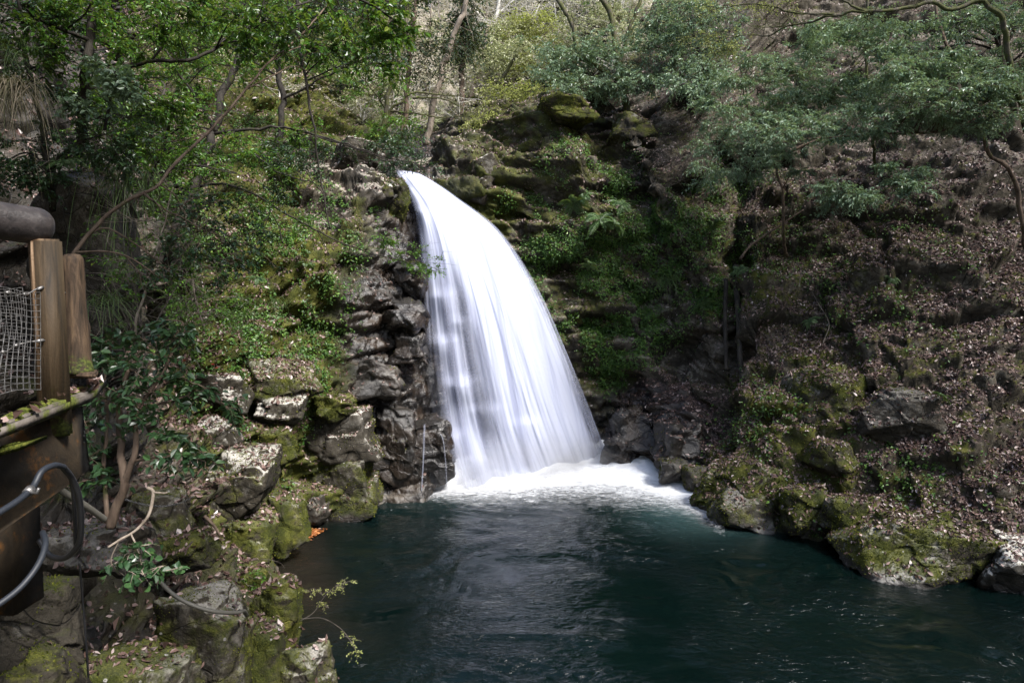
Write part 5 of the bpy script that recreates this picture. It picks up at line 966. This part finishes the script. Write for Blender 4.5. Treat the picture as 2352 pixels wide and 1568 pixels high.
T('evergreen_tree', 'leaning evergreen whose flat leaf layers spread widest over the right slope', [([(2372, 640, 23.4), (2350, 520, 22.9), (2330, 420, 22.5), (2300, 380, 22.3), (2269, 352, 22.2), (2247, 256, 22), (2218, 198, 21.9), (2181, 128, 22), (2152, 22, 22.4), (2140, -90, 22.8)], .085, .035), ([(2250, 270, 22), (2160, 300, 21.8), (2000, 310, 21.6), (1860, 320, 21.8), (1760, 330, 22)], .05, .015), ([(2218, 198, 21.9), (2260, 170, 21.4), (2340, 140, 21)], .05, .02), ([(2181, 128, 22), (2080, 150, 21.6), (2030, 160, 21.4)], .04, .015)], lay[4] + lay[2] + lay[9], M['bark_brown'], M['leaf_grey'], seed=21, bare=26, bare_len=1.8, **kw)
T('evergreen_tree', 'evergreen with upright mossy trunk and upper leaf layers below the mossy limb', [([(2012, 420, 28.4), (2006, 330, 26.8), (2000, 250, 25.5), (1991, 160, 25.2), (1991, 73, 25), (1996, -60, 25)], .07, .045), ([(1993, 110, 25.1), (1900, 90, 24), (1840, 80, 23.4)], .04, .012), ([(1993, 200, 25.3), (1930, 215, 24.4), (1830, 225, 23.8)], .04, .012)], lay[1] + lay[3], M['bark_moss'], M['leaf_grey'], seed=22, bare=22, bare_len=1.8, **kw)
T('evergreen_tree', 'slim evergreen over the dark crag with sparse greyish sprays', [([(1806, 590, 27.4), (1801, 545, 26.4), (1800, 490, 26), (1797, 425, 26), (1760, 340, 26), (1720, 260, 26.5), (1700, 150, 27)], .07, .025), ([(1765, 350, 26), (1700, 360, 25.4), (1630, 375, 25)], .025, .01), ([(1720, 260, 26.5), (1660, 260, 26), (1610, 270, 25.5)], .025, .01)], lay[5] + lay[6] + lay[10], M['bark_brown'], M['leaf_grey'], seed=23, bare=22, bare_len=1.5, **kw)
T('evergreen_sapling', 'small bright sapling alone in the leaf litter of the right slope', [([(2045, 650, 24.9), (2020, 560, 23.2), (1985, 480, 21.8), (1950, 450, 21), (1910, 470, 20.8)], .02, .006), ([(1985, 480, 21.8), (2040, 440, 21.4), (2090, 400, 21)], .015, .006)], lay[7] + lay[8], M['bark_brown'], M['leaf_grey'], seed=24, bare=8, bare_len=.8, **kw)
T('evergreen_tree', 'shadowy evergreen in the top right corner behind the mossy trunk', [([(2330, 260, 27), (2300, 120, 26), (2280, 0, 25.5), (2270, -120, 25.5)], .12, .06)], lay[11], M['bark_dark'], M['leaf_grey'], seed=25, bare=10, bare_len=1.8, **kw)
T('crag_tree', 'pair of dark curved trunks with drooping evergreen leaves on top of the stepped crag', [([(1440, 260, 31.5), (1435, 220, 31.5), (1425, 167, 31.5), (1411, 87, 31.5), (1400, 35, 31.5), (1376, -10, 31.6), (1360, -90, 31.8)], .17, .10), ([(1425, 150, 31.5), (1440, 80, 31.2), (1470, 0, 31), (1480, -80, 31)], .10, .06), ([(1330, 130, 31), (1317, 66, 31.2), (1300, 30, 31.3), (1282, 0, 31.5), (1270, -60, 31.6)], .12, .09), ([(1430, 190, 31.5), (1380, 160, 31), (1330, 130, 31)], .1, .1), ([(1420, 120, 31.5), (1500, 110, 30.6), (1560, 120, 30)], .05, .02), ([(1430, 200, 31.5), (1390, 195, 30.6), (1300, 195, 30)], .04, .015)],
  pads_in(26, 16, 1240, 90, 1420, 160, 29.8, 31.4, 110, 40) + pads_in(27, 16, 1240, 170, 1440, 215, 29.4, 30.8, 110, 36) + pads_in(28, 18, 1420, 60, 1580, 190, 29, 31, 120, 50), M['bark_moss'], M['leaf_grey'], .15, .17, 26, nsub=5, ntw=6, nleaf=8, tl=.6, droop=.4, bare=14, bare_len=2)
T('crag_tree', 'bushy evergreen hiding the pale cliff face above the dark ledges', [([(1620, 240, 31), (1610, 150, 31), (1590, 40, 31), (1580, -80, 31)], .15, .08), ([(1610, 130, 31), (1560, 80, 30.4), (1500, 40, 30)], .05, .02)], pads_in(29, 26, 1480, -10, 1680, 130, 28.5, 31, 130, 60) + lay[12], M['bark_dark'], M['leaf_grey'], .14, .18, 27, nsub=5, ntw=6, nleaf=8, tl=.6, droop=.35)
T('shrub', 'dry seed headed shrub on the dark slope right of the ledges', [([(1560, 420, 28.8), (1580, 360, 28.6), (1600, 320, 28.4)], .03, .01), ([(1560, 420, 28.8), (1540, 370, 28.6), (1530, 330, 28.5)], .02, .008)], pads_in(30, 10, 1500, 310, 1640, 400, 28, 29, 90, 46), M['twig'], M['litter'], .08, .25, 28, cat='shrub', nsub=4, ntw=5, nleaf=5, tl=.5, bare=34, bare_len=1.)
def shade_tree(name, label, base, top, n, r, seed, size):  # tree out of view, added to shade the right slope
    rg = np.random.default_rng(seed); base, top = A(base), A(top); pads = []
    for k in range(n):
        q = top + rg.normal(size=3) * A([r, r, r * .45]); a = proj(q)
        pads.append((a[0], a[1], a[2], size * 1568 / abs(a[2]), size * .45 * 1568 / abs(a[2])))
    T(name, label, [([base, base + (top - base) * .4 + A([.5, 0, 0]), top, top + A([-.6, .5, 3])], .3, .1)], pads, M['bark_brown'], M['leaf_grey'], .22, .24, seed, nsub=5, ntw=6, nleaf=8, tl=1., world=True)
shade_tree('evergreen_tree', 'big unseen evergreen added above the right slope to shade its leaf litter', (27, 9, 12), (22, 11, 21), 26, 4.2, 61, 3.2)
shade_tree('evergreen_tree', 'second unseen evergreen added to shade the upper right slope', (33, 18, 20), (27, 18, 27), 24, 4.2, 62, 3.2)
def stick(name, label, pts, r0, r1, m, seed, cat='branch', fork=0):
    rng = np.random.default_rng(seed); c = wob(crom(PL(pts), 30), rng, .008); r = np.linspace(r0, r1, 30) * (1 + .15 * fbm(c * 6, seed, 2)); parts = [tube(c, r, 8)]
    for k in range(fork):
        a = rng.integers(8, 28); d = unit(rng.normal(size=3) * A([1, .5, .8])); l = .5 * rng.uniform(.5, 1.3); parts.append(tube(wob(c[a] + d * np.linspace(0, l, 7)[:, None], rng, .03), np.linspace(r[a] * .5, .003, 7), 4))
    V, F = cat_mesh(parts); return obj(name, mesh(name, V - c[0], F, m), None, label, cat, None, None, c[0])
stick('fallen_branch', 'long straight dead branch slanting down the leafy slope below the evergreens', [(1700, 595, 26.2), (1727, 564, 26.3), (1780, 525, 26.4), (1845, 482, 26.6)], .05, .03, M['bark_brown'], 1, fork=3)
stick('fallen_branch', 'thin pale dead stick standing crooked in the leaves under the dead branch', [(1890, 790, 23.4), (1905, 745, 23.5), (1880, 700, 23.8), (1865, 670, 24)], .018, .008, M['twig'], 2, fork=5)
stick('fallen_branch', 'bleached twig leaning among leaves near the centre of the slope', [(1835, 660, 24.6), (1838, 620, 24.8), (1828, 600, 25)], .02, .008, M['bark_pale'], 3, fork=5)
stick('fallen_branch', 'dead log half buried in leaf litter under the widest evergreen', [(1800, 355, 27.4), (1860, 330, 27.2), (1900, 318, 27)], .07, .05, M['bark_brown'], 4, fork=2)
stick('exposed_root', 'vertical dark mossy root column in the cleft of the right slope', [(1690, 610, 27), (1695, 700, 26.6), (1700, 800, 26), (1706, 900, 25.3)], .12, .09, M['bark_dark'], 5, cat='root')
stick('exposed_root', 'second thinner root hanging just beside the dark root column', [(1668, 640, 27), (1665, 740, 26.6), (1668, 850, 26)], .09, .07, M['bark_dark'], 6, cat='root')
stick('fallen_branch', 'brown stick lying on the leafy ridge beside the rounded boulder', [(470, 1185, 11.6), (490, 1205, 11.5), (505, 1230, 11.4)], .03, .02, M['bark_brown'], 7)
# --- the wood upstream
def far_tree(name, label, limbs, pads, mw, ml, L, seed, **k): return T(name, label, limbs, pads, mw, ml, L, .24, seed, **{**dict(nsub=5, ntw=6, nleaf=7, tl=1.3), **k})
far_tree('slender_tree', 'tall slender pale trunk leaning to the left of the sunlit valley', [([(978, 335, 38), (985, 310, 38), (1000, 226, 38), (1018, 150, 38), (1049, 70, 38), (1070, 0, 38), (1090, -90, 38)], .19, .12)], [], M['bark_pale'], None, .2, 30, bare=8, bare_len=3)
far_tree('slender_tree', 'upright brown cedar trunk just left of the pale leaning one', [([(926, 335, 36), (927, 300, 36), (934, 243, 36), (941, 146, 36), (950, 40, 36), (957, -80, 36)], .14, .09)], pads_in(31, 12, 890, 0, 1010, 180, 35, 37, 150, 40), M['bark_brown'], M['leaf_cedar'], .16, 31, droop=.45, bare=14, bare_len=3)
far_tree('cedar', 'dark cedar with bristly drooping foliage behind the leaning trunk', [([(1060, 330, 47), (1058, 200, 47), (1062, 60, 47), (1065, -80, 47)], .22, .14)], pads_in(32, 9, 1045, -10, 1085, 120, 45.5, 48, 60, 50), M['bark_brown'], M['leaf_cedar'], .22, 32, nsub=7, nleaf=9, droop=.6)
far_tree('leafless_tree', 'white leafless tree with forked bare limbs high in the valley', [([(1095, 200, 66), (1110, 150, 66), (1129, 94, 66), (1135, 60, 66), (1143, 17, 66), (1150, -60, 66)], .30, .14), ([(1132, 70, 66), (1090, 20, 66), (1075, -20, 66)], .16, .08), ([(1138, 40, 66), (1180, 0, 66), (1210, -40, 66)], .14, .06)], [], M['bark_white'], None, .2, 33, bare=60, bare_len=5)
far_tree('leafless_tree', 'smaller white leafless tree under the yellow green maple', [([(1170, 160, 56), (1176, 110, 56), (1180, 90, 56), (1190, 40, 56)], .2, .1), ([(1180, 95, 56), (1150, 60, 56), (1130, 50, 56)], .1, .04), ([(1182, 85, 56), (1220, 50, 56), (1240, 10, 56)], .1, .04)], [], M['bark_white'], None, .2, 34, bare=50, bare_len=4)
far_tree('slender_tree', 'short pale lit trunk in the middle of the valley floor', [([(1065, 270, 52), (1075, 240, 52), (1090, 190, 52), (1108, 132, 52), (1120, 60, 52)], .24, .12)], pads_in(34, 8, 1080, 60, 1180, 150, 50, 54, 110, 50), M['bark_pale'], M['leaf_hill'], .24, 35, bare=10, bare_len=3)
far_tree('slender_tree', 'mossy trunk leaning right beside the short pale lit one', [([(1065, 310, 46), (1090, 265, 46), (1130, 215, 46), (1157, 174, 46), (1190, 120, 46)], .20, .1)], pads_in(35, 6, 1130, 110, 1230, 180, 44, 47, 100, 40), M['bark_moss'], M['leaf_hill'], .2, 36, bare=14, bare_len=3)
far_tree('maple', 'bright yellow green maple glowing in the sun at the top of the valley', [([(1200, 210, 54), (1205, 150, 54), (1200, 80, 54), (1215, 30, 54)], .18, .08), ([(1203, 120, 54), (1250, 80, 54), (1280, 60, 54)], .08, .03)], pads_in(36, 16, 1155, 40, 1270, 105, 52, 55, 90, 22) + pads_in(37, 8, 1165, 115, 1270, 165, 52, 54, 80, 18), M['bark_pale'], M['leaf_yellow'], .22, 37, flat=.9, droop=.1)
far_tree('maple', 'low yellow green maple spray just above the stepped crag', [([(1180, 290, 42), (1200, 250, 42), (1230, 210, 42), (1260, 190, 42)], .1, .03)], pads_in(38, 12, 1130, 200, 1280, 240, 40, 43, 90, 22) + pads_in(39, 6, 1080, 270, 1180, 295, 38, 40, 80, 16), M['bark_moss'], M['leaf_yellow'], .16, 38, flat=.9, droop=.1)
far_tree('leafless_tree', 'low mossy tree with long crossing limbs over the stream above the lip', [([(870, 320, 34), (895, 255, 34), (920, 235, 34), (948, 212, 34), (1000, 216, 34.5), (1060, 223, 35)], .09, .02), ([(895, 255, 34), (960, 262, 34), (1010, 270, 34), (1060, 265, 34.5)], .05, .015), ([(948, 225, 34), (1020, 228, 34), (1080, 258, 34.5), (1100, 262, 35)], .05, .01)], [], M['bark_moss'], None, .2, 39, bare=26, bare_len=2)
rng = np.random.default_rng(78)
for k in range(22):
    px, d = rng.uniform(880, 1330), rng.uniform(44, 78); py = 330.
    while py > 0:
        q = P(px, py, d)
        if q[2] > vz(q[0], q[1]) - .5: break
        py -= 4
    ln_px = rng.uniform(90, 220) * 50 / d; lean = rng.normal() * 26; r0 = rng.uniform(.07, .16)
    far_tree('slender_tree', 'thin bare trunk among many standing in the sunlit valley', [([(px, py + 8, d), (px + lean * .3, py - ln_px * .4, d), (px + lean, py - ln_px, d)], r0, r0 * .4)], [], M['bark_pale'] if k % 3 else M['bark_white'], None, .2, 700 + k, group='thin trunks in the valley', bare=9, bare_len=2.6)
rng = np.random.default_rng(77)
# bushes and small trees covering the valley side: a few shapes, each copied
def bush_parts(seed, h, w_, ml, mw, nleaf=9, flat=.65):
    r = np.random.default_rng(seed); wood, S, D, Ln = [], [], [], []
    c = wob(A([[0, 0, -.4]]) + A([[.1, 0, 1.]]) * np.linspace(0, h * .8 + .4, 12)[:, None], r, .03); wood.append(tube(c, np.linspace(.05 * h ** .5, .02, 12), 6))
    for k in range(16):
        st = c[r.integers(3, 12)]; e = A([r.normal() * w_ * .45, r.normal() * w_ * .45, h * r.uniform(.35, 1.)]); sb = wob(crom(A([st, (st + e) / 2 + A([0, 0, .1]), e]), 7), r, .03); wood.append(tube(sb, np.linspace(.03, .008, 7), 4, False))
        for j in range(9):
            S.append(sb[r.integers(2, 7)]); D.append(unit(e - st + r.normal(size=3) * A([1, 1, .4]) * h * .5)); Ln.append(h * .2 * r.uniform(.6, 1.3))
    t_, l_ = twig_leaves(r, A(S), A(D), A(Ln), nleaf, .03 * h + .07, .28, flat, .15)
    V, F = cat_mesh(wood + [t_]); V2, F2 = leaf_mesh(*l_[:5])
    return mesh('trunk', V, F, mw), mesh('crown', V2, F2, ml, False, dict(var=np.repeat(l_[5], 6)))
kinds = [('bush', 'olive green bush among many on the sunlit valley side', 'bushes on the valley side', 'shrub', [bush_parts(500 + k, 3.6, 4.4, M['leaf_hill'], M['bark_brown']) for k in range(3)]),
         ('evergreen_bush', 'dark evergreen bush among paler ones on the valley side', 'dark bushes on the valley side', 'shrub', [bush_parts(510 + k, 3.8, 4.0, M['leaf_green'], M['bark_dark']) for k in range(2)]),
         ('leafless_bush', 'grey leafless thicket bush on the valley side', 'leafless bushes on the valley side', 'shrub', [bush_parts(520 + k, 4.2, 4.5, M['leaf_pink'], M['bark_white'], 2) for k in range(2)] if 'leaf_pink' in M else None)]
M['leaf_pink'] = leaf_material('budding twig tip', [(0, (.34, .30, .22)), (1, (.60, .55, .44))], .7, .2)  # pale tone also paints in the valley's sunlit brightness
kinds[2] = kinds[2][:4] + ([bush_parts(520 + k, 4.2, 4.5, M['leaf_pink'], M['bark_white'], 3) for k in range(2)],)
spots = []
for py in np.linspace(-60, 335, 13):
    for px in np.linspace(650, 1560, 17):
        d = 34.; px_j, py_j = px + rng.uniform(-28, 28), py + rng.uniform(-16, 16)
        while d < 140:
            q = P(px_j, py_j, d)
            if q[2] < vz(q[0], q[1]): break
            d += 1.0
        if d < 38 or d > 135: continue
        if d < 48 and px_j > 1000: 
            if rng.uniform() < .4: continue
        spots.append((q, d))
tq = np.arange(len(tp)); up_r = tq[(px_ > 1215) & (px_ < 1640) & (py_ < 190) & (py_ > -70) & (dd_ > 34)]; up_l = tq[(px_ > 330) & (px_ < 900) & (py_ < 240) & (py_ > -70) & (dd_ > 31)]
for arr, n_b in ((up_r, 34), (up_l, 22)):
    for i in rng.choice(arr, min(n_b, len(arr)), replace=False): spots.append((tp[i] - A([0, 0, .3]), -dd_[i]))
for q, d in spots:
    u = rng.uniform(); k = kinds[0] if u < .42 else kinds[1] if u < .45 else kinds[2]
    tk, cr = k[4][rng.integers(len(k[4]))]; s = rng.uniform(.55, 1.0) * (.5 + abs(d) / 110)
    root = empty(k[0], (q[0], q[1], vz(q[0], q[1]) - .2 if d > 0 else q[2]), k[1], k[3], k[2]); root.scale = (s, s, s * rng.uniform(.8, 1.2)); root.rotation_euler = (0, 0, rng.uniform(0, 6.28))
    obj('trunk', tk, root); obj('crown', cr, root)
